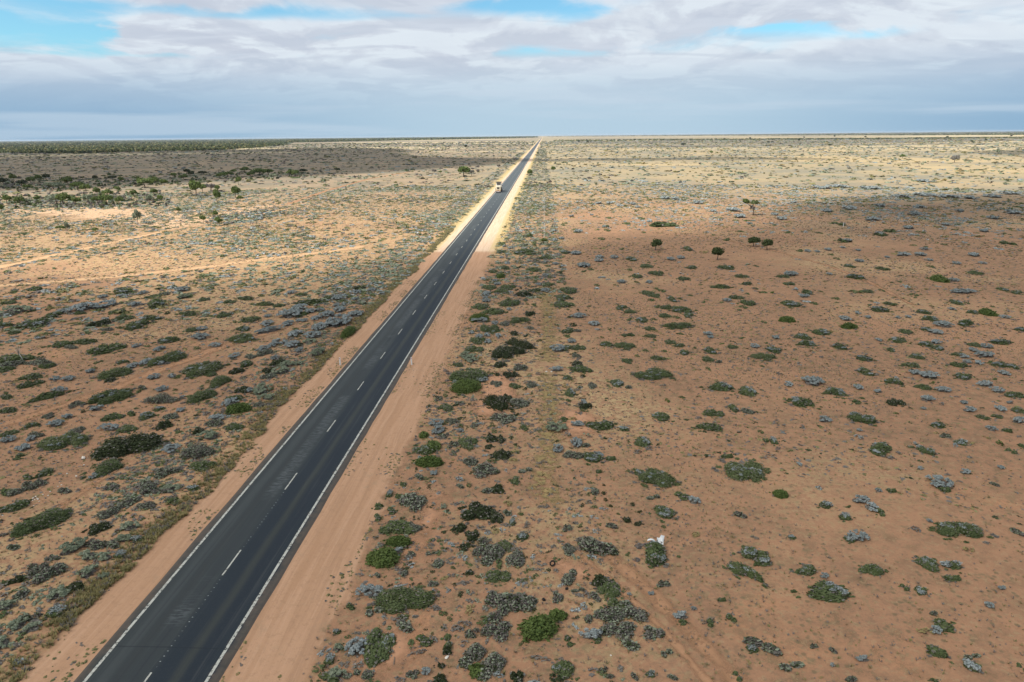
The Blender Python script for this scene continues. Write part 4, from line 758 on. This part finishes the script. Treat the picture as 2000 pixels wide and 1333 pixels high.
# ------------------------------------------------------------------ trees
bark = flat('grey brown bark', (.17, .13, .10), .9, .1); pale_bark = flat('bleached dead wood', (.42, .40, .37), .85, .1)
def crown_mesh(kind, seed, n=500, lobes=7, flatk=.7, spread=.62, rb=(.26, .46)):
    rg = np.random.default_rng(seed); Q = []
    for i in range(lobes):
        a = rg.uniform(0, 6.28); d = spread*math.sqrt(rg.uniform(0, 1)); r = rg.uniform(*rb); z = (1-d*d)*.45*rg.uniform(.4, 1.0)
        w = rg.normal(0, 1, (n//lobes, 3)); w /= np.linalg.norm(w, axis=1, keepdims=True); w[:, 2] = np.where(w[:, 2] < 0, w[:, 2]*.5, w[:, 2])
        C0 = w*r*rg.uniform(.6, 1.0, (len(w), 1))*np.array([1, 1, flatk])+np.array([d*math.cos(a), d*math.sin(a), z]); Q.append(leaf_quads(C0, w, .13, rg, 1.5, .9))
    Q = np.concatenate(Q); V = Q.reshape(-1, 3); return mesh_from('crown', V, np.arange(len(V)).reshape(-1, 4), [MATS[kind]], None, tints(len(Q), rg, Q))
def trunk_mesh(seed, m, forks=4, lean=.1):
    r = random.Random(seed); b = MB(); top = Vector((r.uniform(-lean, lean), r.uniform(-lean, lean), .45)); b.tube([(0, 0, -.03), top*.5, top], [.05, .04, .032], 7)
    for i in range(forks):
        a = 6.28*i/forks+r.uniform(-.4, .4); e = top+Vector((math.cos(a)*.3, math.sin(a)*.3, r.uniform(.22, .38))); mpt = top.lerp(e, .5)+Vector((math.cos(a)*.05, math.sin(a)*.05, -.02)); b.tube([top*.95, mpt, e], [.026, .018, .008], 5)
        e2 = e+Vector((r.uniform(-.12, .12), r.uniform(-.12, .12), .12)); b.tube([mpt, e2], [.012, .005], 4)
    return mesh_from('trunk', b.v, b.f, [m], b.m, smooth=True)
TM = {}
def tree_mesh(k, v):
    if (k, v) not in TM: TM[(k, v)] = (crown_mesh({'g': 't', 'b': 't', 'R': 'r'}.get(k, k), 100+v*7+ord(k), *((1300, 13, .8, .52, (.34, .52)) if k == 'R' else (900, 9))), trunk_mesh(v*3+1, bark))
    return TM[(k, v)]
def tree(px, py, w, h, kind, label, group, name='tree', clear=.35):
    c = G(px, py); z = proj(c)[2]; Wm = w*z/F*(1.25 if kind != 'R' else 1.5); Hm = max(h*z/F*(1.42 if kind != 'R' else 1.3), .8); r = link(bpy.data.objects.new(name, None)); r.location = (c.x, c.y, 0); r.rotation_euler = (0, 0, rnd.uniform(0, 6.28)); r.empty_display_size = .5
    tag(r, label, 'tree', group); cm, tm = tree_mesh(kind, rnd.randrange(4))
    t = obj('trunk', tm, r); t.scale = (max(.5, Wm*.75), max(.5, Wm*.75), Hm*1.0)
    q = obj('crown', cm, r); hc = Hm*(1-clear); q.location = (0, 0, Hm*clear+hc*.18); q.scale = (Wm/2*1.12, Wm/2*1.12, hc*1.15); return r
LT = [(13, 398, 16, 13, 'g'), (40, 402, 15, 14, 'b'), (3, 416, 11, 13, 'g'), (73, 394, 12, 8, 'g'), (55, 400, 12, 9, 'p'), (111, 399, 22, 14, 'p'), (124, 401, 24, 18, 'g'), (148, 400, 20, 12, 'g'), (173, 398, 18, 14, 'p'), (190, 399, 18, 12, 'g'),
 (210, 400, 23, 15, 'b'), (232, 401, 18, 13, 'g'), (212, 386, 18, 12, 'b'), (191, 383, 13, 13, 'g'), (230, 375, 12, 8, 'b'), (135, 364, 18, 14, 'g'), (152, 369, 22, 10, 'b'), (168, 376, 16, 12, 'b'), (105, 370, 27, 11, 'p'),
 (76, 355, 12, 10, 'g'), (90, 353, 14, 10, 'k'), (27, 356, 12, 12, 'g'), (61, 359, 14, 10, 'g'), (55, 371, 15, 8, 'g'), (42, 363, 20, 8, 'k'), (8, 361, 20, 10, 'k'), (187, 353, 9, 8, 'k'), (220, 352, 14, 7, 'k'), (238, 356, 12, 8, 'g'),
 (263, 385, 13, 10, 'g'), (301, 383, 15, 11, 'g'), (316, 395, 13, 11, 'g'), (293, 397, 12, 12, 'p'), (284, 367, 26, 15, 'b'), (305, 362, 14, 12, 'b'), (321, 363, 12, 10, 'g'), (383, 384, 24, 23, 'g'), (396, 376, 14, 12, 'g'),
 (412, 373, 24, 11, 'd'), (427, 375, 12, 10, 'g'), (460, 387, 17, 18, 'g'), (425, 398, 15, 21, 'b'), (469, 394, 11, 9, 'g'), (466, 362, 12, 13, 'g'), (349, 417, 9, 9, 'b'), (421, 426, 10, 11, 'g'), (397, 436, 12, 13, 'b'),
 (429, 441, 17, 13, 'g'), (365, 341, 10, 8, 'k'), (373, 346, 12, 9, 'k'), (342, 348, 14, 8, 'g'), (360, 352, 16, 8, 'g'), (395, 342, 12, 6, 'k'), (270, 438, 14, 21, 'p'), (508, 343, 28, 10, 'b'), (524, 342, 18, 10, 'b'),
 (534, 350, 13, 8, 'p'), (569, 346, 19, 10, 'b'), (582, 344, 12, 9, 'g'), (592, 339, 11, 7, 'k'), (567, 337, 7, 5, 'k'), (658, 335, 10, 5, 'k'), (133, 453, 9, 14, 'p'), (187, 454, 10, 7, 'b'), (118, 450, 14, 7, 'b'),
 (430, 349, 20, 8, 'g'), (445, 346, 18, 8, 'b'), (455, 340, 14, 7, 'g'), (478, 338, 20, 9, 'g'), (490, 345, 14, 7, 'b'), (86, 289.5, 5, 5, 'k'), (126, 311, 5, 3.5, 'k'), (184, 331, 8, 3, 'k'), (405, 303, 3, 3, 'k'), (487, 303, 5, 2.5, 'k'),
 (905, 346, 25, 15, 'g'), (921, 344, 12, 9, 'd'), (934, 341, 6, 8, 'd'), (848, 339, 8, 7, 'd'), (861, 340, 6, 5, 'g'), (974, 328, 7, 5, 'd'), (910, 291, 5, 6, 'k'), (991, 287, 3, 3, 'k'), (741, 289.5, 5, 3.5, 'k'), (843, 275, 3.5, 3.5, 'k'), (867, 274.5, 3.5, 4, 'k')]
LU = set()
for i, (px, py, w, h, k) in enumerate(LT):
    col = {'g': 'dark green', 'b': 'bright green', 'k': 'blackish green', 'p': 'pale grey green', 'd': 'brownish thin'}[k]
    sz = 'tiny' if w*h < 50 else 'small' if w*h < 150 else 'middling' if w*h < 280 else 'large'
    zone = 'beside the road' if px > 800 else ('in the dark shaded belt' if py < 372 else 'on the sunny left plain')
    lab = '%s %s tree %s, %.0f%% across, %.0f%% down' % (sz, col, zone, px/20, py/13.33)
    if lab in LU: lab = '%s %s tree %s, %.1f%% across, %.1f%% down' % (sz, col, zone, px/20, py/13.33)
    LU.add(lab); tree(px, py, w, h, k, lab, 'trees dotted over the left plain', clear=.22)
# right hand plain: round-headed trees on short stems
for px, py, w, h, lab in ((1280, 489, 17, 17, 'round dark tree on the right plain, leftmost of the four round trees'), (1401, 508, 18, 19, 'round dark tree nearest the camera among the four round trees on the right plain'),
                          (1472, 482, 17, 15, 'left tree of the close pair of round dark trees on the right plain'), (1498, 488, 16, 16, 'right tree of the close pair of round dark trees on the right plain')):
    r = tree(px, py, w, h, 'R', lab, 'round dark trees on the right plain', clear=.22)
tree(1062, 477, 13, 9, 'b', 'small round green tree in the middle strip beyond the gravel seam', None, clear=.25)
tree(1035, 345, 10, 11, 'g', 'dark rounded tree just right of the road, past the truck', None, clear=.2)
tree(1080, 336, 9, 8, 'g', 'small dark tree right of the fence, farther than the rounded one', None, clear=.2)
# tree with two separate crowns and a tall bare trunk
tw = link(bpy.data.objects.new('tree', None)); c = G(1471, 421); tw.location = (c.x, c.y, 0); zz = proj(c)[2]; u = zz/F
tag(tw, 'tall pale-trunked tree with two separate flat crowns on the sunlit right plain', 'tree')
b = MB(); b.tube([(0, 0, -.1), (-.2*u, 0, 8*u), (-2*u, 0, 16*u)], [1.5*u, 1.2*u, .9*u], 8); b.tube([(-2*u, 0, 15*u), (-8*u, 0, 19*u), (-16*u, 0, 25*u)], [.9*u, .7*u, .4*u], 6); b.tube([(-2*u, 0, 15.5*u), (-1*u, .3, 22*u), (2*u, 0, 26*u)], [.9*u, .6*u, .3*u], 6); b.tube([(-1.5*u, 0, 15*u), (3*u, .2, 21*u), (6*u, 0, 24*u)], [.3*u, .2*u, .1*u], 5)
b.make('trunk', [bark], tw, smooth=True)
for kx, kz, kw, kh, kk in ((-17, 22, 10, 7, 't'), (0, 21, 7.5, 7, 'g'), (-3.5, 11, 5, 5, 'd'), (6, 22, 4, 3.5, 't')):
    q = obj('crown', crown_mesh(kk, int(kz*7+kw), 420, 6), tw, (kx*u, 0, kz*u)); q.scale = (kw*u*1.45, kw*u*1.45, kh*u*2.5)
RT = [(1762, 310, 9, 6, 'b'), (1864, 318, 13, 12, 'd'), (1917, 312, 6, 4, 'g'), (1947, 303, 7, 9, 'p'), (1918, 293, 5, 3, 'd'), (1335, 285, 10, 4, 'k'), (1390, 301, 7, 5, 'g'), (1240, 276, 4, 3.5, 'k'), (1148, 280, 4, 4, 'k'), (1500, 281, 6, 4, 'k'), (1508, 280, 4, 3, 'k'), (1524, 283.5, 4, 3, 'd'), (1541, 288, 5, 4, 'd'), (1560, 277.5, 4, 4.5, 'k'),
      (1620, 287, 7, 4, 'k'), (1716, 274, 4, 4, 'k'), (1789, 274, 4, 4, 'k'), (1897, 279, 6, 3.5, 'k'), (1630, 269.5, 3, 4, 'k'), (1660, 273, 3, 3, 'd'), (1130, 279, 4, 3, 'k'), (1415, 274, 4, 3, 'k'), (1446, 276, 5, 3, 'd'), (1465, 272.5, 4, 3, 'k'), (1570, 271, 3, 3, 'k'), (1690, 270, 4, 3, 'k'), (1850, 270, 4, 3, 'k'), (1925, 275, 4, 3, 'k'), (1975, 268, 4, 3, 'k'), (1530, 314, 5, 3, 'd')]
for px, py, w, h, k in RT:
    col = {'g': 'dark green', 'b': 'bright green', 'k': 'blackish', 'p': 'pale leafless', 'd': 'brownish'}[k]
    tree(px, py, w, h, k, 'distant %s tree on the far right plain, %.1f%% across, %.1f%% down' % (col, px/20, py/13.33), 'single trees dotted over the far right plain', clear=.2)
# bleached dead tree on the left edge
dt = MB(); c = G(46, 706); z = proj(c)[2]; u = z/F
dt.tube([(0, 0, -.05), (-3*u, 0, 9*u), (-6*u, 0, 17*u)], [.9*u, .7*u, .5*u], 6)
for i in range(16):
    a = i*2.4; h0 = 14+i*.9; dt.tube([(-6*u, 0, (13+i*.35)*u), ((-6+math.cos(a)*4)*u, math.sin(a)*4*u, (h0+3)*u), ((-6+math.cos(a)*7)*u, math.sin(a)*7*u, (h0+6)*u)], [.32*u, .2*u, .08*u], 4)
dto = dt.make('dead_tree', [pale_bark], loc=(c.x, c.y, 0), smooth=True); tag(dto, 'leaning bleached leafless tree behind dark shrubs at the left edge of the photo', 'dead tree')
# the far wood: reads as one mass
def wood(name, poly, n, seed, hh=(4, 8), wk=1.0, kinds='gkkgo'):
    P2 = gp(poly); r2 = np.random.default_rng(seed); X = []; Y = []
    while len(X) < n:
        px = r2.uniform(min(p[0] for p in poly), max(p[0] for p in poly), 4000); py = r2.uniform(min(p[1] for p in poly), max(p[1] for p in poly), 4000)
        ins = sdist(px, py, poly) > 0
        for a, b2 in zip(px[ins], py[ins]): v = G(a, b2); X.append(v.x); Y.append(v.y)
    x = np.array(X[:n]); y = np.array(Y[:n]); d = np.hypot(x, y); m = n; s = r2.uniform(2.0, 4.2, m)*(1+d/3500)*wk; hz = r2.uniform(*hh, m)
    mi = np.array([MK.index(c) for c in kinds])[r2.integers(0, 5, m)]
    return scatter(name, np.stack([x, y, s, s, hz, r2.uniform(0, 6.28, m), r2.integers(0, 4, m), mi], 1), [low_template('x', 16, .75, 90+i) for i in range(4)], [MATS[a] for a in MK])
tag(wood('distant_woodland', [(-200, 303), (0, 299.5), (150, 300), (300, 296), (420, 294), (500, 289), (560, 284), (560, 279), (700, 276.5), (830, 273.5), (1000, 269.8), (1050, 268.4), hz(1050), hz(500), hz(-200)], 19000, 5), 'dark green belt of distant woodland along the left horizon', 'woodland')
tag(wood('distant_woodland', [(560, 279), (700, 276.5), (830, 274), (1000, 270.5), (1050, 269), (1050, 267.3), (830, 269.6), (560, 273.2)], 6000, 6, (7, 12)), 'thin dark line of woodland running along the horizon left of the road', 'woodland')
tag(wood('distant_thicket', [(1070, 267.3), (1300, 265.9), (1600, 265), (2100, 264), hz(2100), hz(1600), hz(1070)], 5200, 8, (3, 6)), 'thin dark line of distant scrub along the right horizon', 'woodland')
tag(wood('distant_thicket', [(1080, 276), (1300, 274.5), (1700, 272.5), (2100, 269), (2100, 268), (1700, 270.5), (1300, 272.5), (1080, 274.5)], 1500, 9, (3, 5)), 'second dark line of scrub just below the right horizon', 'woodland')
wood('tree_belt_scrub', [(-20, 383), (250, 374), (330, 388), (330, 404), (120, 408), (-20, 407)], 420, 15, (.6, 1.6), .34, 'gdpgds')
wood('tree_belt_scrub', [(-20, 352), (480, 336), (610, 337), (600, 347), (400, 357), (200, 370), (-20, 374)], 560, 16, (.7, 1.9), .38, 'gkdpg')
wood('tree_belt_scrub', [(400, 425), (520, 410), (560, 418), (480, 436), (420, 440)], 200, 17, (.4, .8), .33, 'pspsd')
# ------------------------------------------------------------------ roadside things
white = flat('white plastic', (.58, .60, .60), .45, .4, var=.05); red_r = flat('red reflector', (.5, .02, .02), .3, .6); grey_r = flat('grey reflector', (.35, .36, .38), .3, .6)
steel = flat('galvanised steel', (.45, .46, .46), .45, .4, .6); wire_m = flat('fence wire', (.42, .40, .38), .5, .4, .5)
def guide_post(px, py, label, hgt=1.05, name='guide_post', grp='white guide posts beside the road'):
    c = G(px, py); r = link(bpy.data.objects.new(name, None)); r.location = (c.x, c.y, 0); tag(r, label, 'guide post', grp)
    b = MB(); b.box((0, 0, hgt/2-.03), (.17, .08, hgt+.06), 0, bev=.015); b.make('post', [white], r)
    b = MB(); b.box((0, -.038, hgt*.86), (.07, .01, .14), 0); b.make('reflector', [red_r], r); return r
guide_post(664.5, 713.5, 'white guide post on the left gravel shoulder')
guide_post(804, 713, 'white guide post on the right gravel shoulder')
guide_post(1647, 443, 'lone white marker post far out on the shaded right plain', 1.25, 'marker_post', None)
# the old fence below the camera, running off to the horizon
fn = link(bpy.data.objects.new('fence', None)); c0 = G(1063, 470); fn.location = (c0.x, c0.y, 0); tag(fn, 'line of thin pale fence posts running beside the middle strip to the horizon', 'fence')
N = 26; Y0, Y1 = c0.y, G(1062, 310).y; xf = c0.x
pm = MB(); pm.box((0, 0, .62), (.12, .12, 1.36), 0, bev=.02); pm.box((0, 0, 1.32), (.16, .16, .06), 0); pme = mesh_from('post', pm.v, pm.f, [flat('pale weathered post', (.55, .52, .46), .8, .1)], pm.m)
fy = [Y0+(Y1-Y0)*(i/(N-1))**1.5 for i in range(N)]
for yy in fy: o = obj('post', pme, fn); o.location = (rnd.uniform(-.06, .06), yy-c0.y, 0); o.rotation_euler = (rnd.uniform(-.05, .05), rnd.uniform(-.05, .05), 0)
for zz_ in (.45, .85, 1.2): b = MB(); b.tube([(0, yy-c0.y, zz_) for yy in fy], .012, 4); b.make('wire', [wire_m], fn)
# torn white panels lying behind a shrub
def sheet(name, pts, label, cat, mat=white, th=.02):
    """bent sheet of metal: pts is a grid of points, thickened"""
    r, cN = len(pts), len(pts[0]); V = [p for row in pts for p in row]; n = len(V); V2 = V+[(x, y, z-th) for x, y, z in V]; Fc = []
    for i in range(r-1):
        for j in range(cN-1): a = i*cN+j; Fc.append([a, a+1, a+cN+1, a+cN]); Fc.append([n+a, n+a+cN, n+a+cN+1, n+a+1])
    ring = [i for i in range(cN)]+[i*cN+cN-1 for i in range(1, r)]+[(r-1)*cN+j for j in range(cN-2, -1, -1)]+[i*cN for i in range(r-2, 0, -1)]
    for a, b2 in zip(ring, ring[1:]+ring[:1]): Fc.append([a, n+a, n+b2, b2])
    return tag(obj(name, mesh_from(name, V2, Fc, [mat])), label, cat)
c = G(1289, 1069); u = proj(c)[2]/F
pts = [[(c.x+(i*3.4-8+.9*j)*u+.02*math.sin(i*2+j), c.y+j*.10, .12+j*.11+.05*math.sin(i*1.9+j*.8)) for i in range(5)] for j in range(6)]
pts[5][1] = (pts[5][1][0], pts[5][1][1]-.12, pts[5][1][2]-.12); pts[5][0] = (pts[5][0][0]+.1, pts[5][0][1]-.1, pts[5][0][2]-.16)
sheet('crumpled_sheet', pts, 'crumpled white metal panel leaning behind a green shrub with silver tufts', 'metal panel')
c2 = G(1272, 1066); pts = []
for k in range(9):
    a = math.radians(12+k*16); cxp = c2.x-.05+.33*math.cos(a); zc_ = .28*math.sin(a)+.22; pts.append([(cxp, c2.y-.04, zc_), (cxp+.02, c2.y+.10, zc_+.03)])
sheet('bent_hoop', pts, 'curved white strip arching over the shrub left of the crumpled white panel', 'metal strip', th=.03)
# stones and dumped bits
stone_m = flat('white limestone', (.62, .57, .50), .9, .1, var=.2)
def stone(px, py, s, label, grp='white stones scattered on the left plain', mat=stone_m, name='white_stone', cat='stone', sq=(1, .8, .6)):
    c = G(px, py); r = random.Random(int(px*13+py)); V = []; Fc = []; L_, K_ = 4, 7
    for i in range(L_+1):
        t = -math.pi/2+math.pi*i/L_
        for k in range(K_): a = 6.283*k/K_; q = s/2*r.uniform(.8, 1.15); V.append((q*sq[0]*math.cos(t)*math.cos(a), q*sq[1]*math.cos(t)*math.sin(a), q*sq[2]*math.sin(t)))
    for i in range(L_):
        for k in range(K_): Fc.append([i*K_+k, i*K_+(k+1) % K_, (i+1)*K_+(k+1) % K_, (i+1)*K_+k])
    o = obj(name, mesh_from(name, V, Fc, [mat]), loc=(c.x, c.y, s*.18)); o.rotation_euler = (0, 0, r.uniform(0, 6)); tag(o, label, cat, grp)
stone(163, 896, .42, 'largest white stone, beside a small green shrub on the lower left plain', sq=(1.3, .8, .6)); stone(164, 909, .17, 'small white stone just below the largest one')
stone(131, 926, .18, 'white stone left of its twin between the large stone and the scatter'); stone(149, 931, .2, 'white stone right of its twin between the large stone and the scatter')
for i, (dx, dy, s) in enumerate(((65, 974, .2), (70, 971, .17), (74, 976, .2), (68, 977, .14), (84, 967, .14), (98, 961, .15), (113, 951, .12), (120, 948, .14), (116, 944, .1), (94, 969, .15), (77, 980, .12), (88, 983, .09), (66, 989, .14), (5, 1008, .14), (72, 974, .12), (64, 978, .12))):
    stone(dx, dy, s, 'small white stone of the scatter beside the longest dark bush at left')
stone(281, 816, .45, 'white slab at the foot of a silver shrub on the left plain', sq=(1.5, .7, .3)); stone(598, 596, .4, 'small white stone left of the road among silver shrubs', None)
stone(1067, 727, .30, 'pale stone left of its twin on yellow grass of the middle strip', None); stone(1077, 727, .30, 'pale stone right of its twin on yellow grass of the middle strip', None)
stone(1193, 1281, .12, 'tiny white stone on the sand below the big tangled thicket', None); stone(873, 1285, .24, 'pale grey flat stone between two small dark bushes near the bottom', None, sq=(1.4, .8, .3))
rubber = flat('black rubber', (.018, .017, .017), .8, .2)
def tyre(px, py, r, label, tilt):
    c = G(px, py); b = MB(); pts = [(r*math.cos(6.2832*k/18), r*math.sin(6.2832*k/18), 0) for k in range(19)]; b.tube(pts, r*.33, 8)
    o = b.make('old_tyre', [rubber], loc=(c.x, c.y, r*.33+abs(math.sin(tilt))*r), smooth=True); o.rotation_euler = (tilt, 0, .3); tag(o, label, 'tyre')
tyre(1079, 1106, .17, 'small black tyre standing upright on the bare ground of the middle strip', 1.25)
stone(1062, 1173, .3, 'black lump of rubber above the small round bright green bush', None, rubber, 'rubber_scrap', 'rubbish', (1, .8, .7)); stone(1107, 1151, .26, 'black lump of rubber right of the black tyre, beside a dry shrub', None, rubber, 'rubber_scrap', 'rubbish', (1.1, .8, .7)); stone(1047, 1121, .12, 'tiny black lump left of the black tyre', None, rubber, 'rubber_scrap', 'rubbish')
c = G(771, 1293); b = MB(); b.tube([(0, -.28, .05), (-.03, 0, .07), (-.05, .22, .05), (-.08, .34, .04)], [.035, .04, .035, .02], 7); o = b.make('dead_branch', [bark], loc=(c.x, c.y, 0), smooth=True); tag(o, 'short dead branch lying on orange sand near the bottom edge', 'branch')
# ------------------------------------------------------------------ the truck with its load
cream = flat('cream machine paint', (.50, .45, .33), .5, .4); offw = flat('white cab paint', (.55, .54, .50), .35, .5, var=.05); dark = flat('dark opening', (.03, .028, .026), .6, .3); redp = flat('red oxide deck', (.34, .10, .07), .6, .3); glass = flat('dark window glass', (.03, .035, .04), .08, .6)
yl = flat('yellow warning board', (.55, .45, .22), .5, .3); lamp = flat('red tail lamp', (.4, .02, .02), .3, .5); chrome = flat('polished metal', (.6, .6, .6), .25, .5, .9)
tb = G(977.5, 377); TX = XR-HW/2-.05; TY = tb.y
rt = link(bpy.data.objects.new('truck', None)); rt.location = (TX, TY, .08); tag(rt, 'white prime mover with a low red deck trailer driving away in the left lane', 'truck')
def wheelset(xs, ys_, r=.5, w=.28):
    for yy in ys_:
        for xx in xs:
            b = MB(); b.tube([(xx-w/2, yy, r), (xx+w/2, yy, r)], r, 16); o = b.make('wheel', [rubber], rt)
            b = MB(); b.tube([(xx-w/2-.01, yy, r), (xx+w/2+.01, yy, r)], r*.5, 10); b.make('rim', [chrome], o)
b = MB(); b.box((0, 5.2, .82), (2.5, 10.4, .22), 0, bev=.05); b.box((0, 1.0, 1.0), (2.4, 2.0, .14), 0); b.box((0, 10.9, 1.35), (2.0, 1.6, .2), 0); b.box((-1.0, 5, .6), (.16, 9, .3), 0); b.box((1.0, 5, .6), (.16, 9, .3), 0); b.make('trailer_deck', [redp], rt)
b = MB(); b.box((0, -.06, .62), (2.45, .1, .3), 0); b.make('bumper', [offw], rt)
for sx_ in (-.85, .85): b = MB(); b.box((sx_, -.13, .66), (.42, .05, .14), 0, bev=.01); b.make('tail_lamp', [lamp], rt)
for sx_ in (-.8, .8): b = MB(); b.box((sx_, -.09, 1.12), (.8, .05, .32), 0); b.make('warning_board', [yl], rt)
wheelset((-1.08, 1.08), (.75, 2.0, 3.25), .46); wheelset((-1.05, 1.05), (10.4, 11.8, 15.6), .5)
b = MB(); b.box((0, 13.0, .95), (.9, 6.4, .3), 0); b.make('chassis', [dark], rt)
b = MB(); b.box((0, 13.6, 2.25), (2.35, 2.1, 2.3), 0, bev=.12); b.box((0, 15.6, 1.65), (1.7, 1.9, 1.1), 0, bev=.15, tap=.94); b.make('cab', [offw], rt)
b = MB(); b.box((0, 13.3, 3.6), (2.1, 1.3, .5), 0, bev=.2, tap=.8); b.make('wind_deflector', [offw], rt)
b = MB(); b.box((0, 14.67, 2.75), (2.0, .04, .75), 0); b.make('windscreen', [glass], rt)
for sx_ in (-1.19, 1.19): b = MB(); b.box((sx_, 13.9, 2.7), (.04, .9, .6), 0); b.make('side_window', [glass], rt); b = MB(); b.tube([(sx_*.92, 12.3, 1.0), (sx_*.92, 12.3, 3.9)], .08, 8); b.make('exhaust_stack', [chrome], rt); b = MB(); b.box((sx_*1.18, 14.5, 2.6), (.18, .06, .5), 0, bev=.02); b.make('mirror', [dark], rt)
mc = link(bpy.data.objects.new('loaded_machine', None)); mc.location = (TX, TY+.7, 1.08); mc.scale = (1.3, 1.0, 1.15); tag(mc, 'cream and white earthmoving machine with a dark flat canopy, carried on the low trailer', 'machine')
b = MB(); b.box((0, 1.4, 1.15), (2.1, 2.6, 1.55), 0, bev=.15, tap=.95); b.box((0, .4, .55), (1.9, .8, .7), 0, bev=.1); b.make('engine_hood', [cream], mc)
b = MB(); b.box((-.1, -.01, 1.1), (.9, .05, .8), 0); b.make('radiator_grille', [dark], mc)
b = MB(); b.box((0, 4.4, .9), (1.8, 3.6, .8), 0, bev=.1); b.make('body', [cream], mc)
b = MB(); b.box((0, 4.3, 2.3), (2.0, 1.9, 2.2), 0, bev=.1); b.make('operator_cab', [offw], mc)
b = MB(); b.box((0, 3.33, 2.75), (1.5, .04, .8), 0); b.box((1.01, 4.3, 2.75), (.04, 1.3, .8), 0); b.box((-1.01, 4.3, 2.75), (.04, 1.3, .8), 0); b.make('cab_window', [glass], mc)
b = MB(); b.box((0, 4.3, 3.62), (2.6, 2.6, .22), 0, bev=.06); b.make('canopy', [dark], mc)
for sx_ in (-.95, .95):
    for yy in (1.2, 6.0):
        b = MB(); b.tube([(sx_-.25, yy, .6), (sx_+.25, yy, .6)], .62, 16); o = b.make('wheel', [rubber], mc); b = MB(); b.tube([(sx_-.27, yy, .6), (sx_+.27, yy, .6)], .3, 10); b.make('rim', [cream], o)
for sx_ in (-.8, .8): b = MB(); b.tube([(sx_, 5.2, 1.3), (sx_, 6.4, 1.7), (sx_, 7.4, .8)], .14, 6); b.make('lift_arm', [cream], mc)
b = MB(); b.box((0, 7.7, .55), (2.3, .7, .9), 0, bev=.15); b.make('bucket', [cream], mc)
hb = MB(); hb.box((0, 0, 16.5), (41400, 41400, 36)); hz_m, g = newmat('haze'); pv = g.n('ShaderNodeVolumePrincipled'); pv.inputs['Color'].default_value = (.80, .90, 1.0, 1); pv.inputs['Density'].default_value = 2.4e-5; pv.inputs['Anisotropy'].default_value = .2
o_ = g.n('ShaderNodeOutputMaterial'); g.L.new(pv.outputs[0], o_.inputs['Volume']); S.cycles.volume_bounces = 0
HAZE and tag(hb.make('haze', [hz_m]), kind='stuff')
print('objects', len(bpy.data.objects))
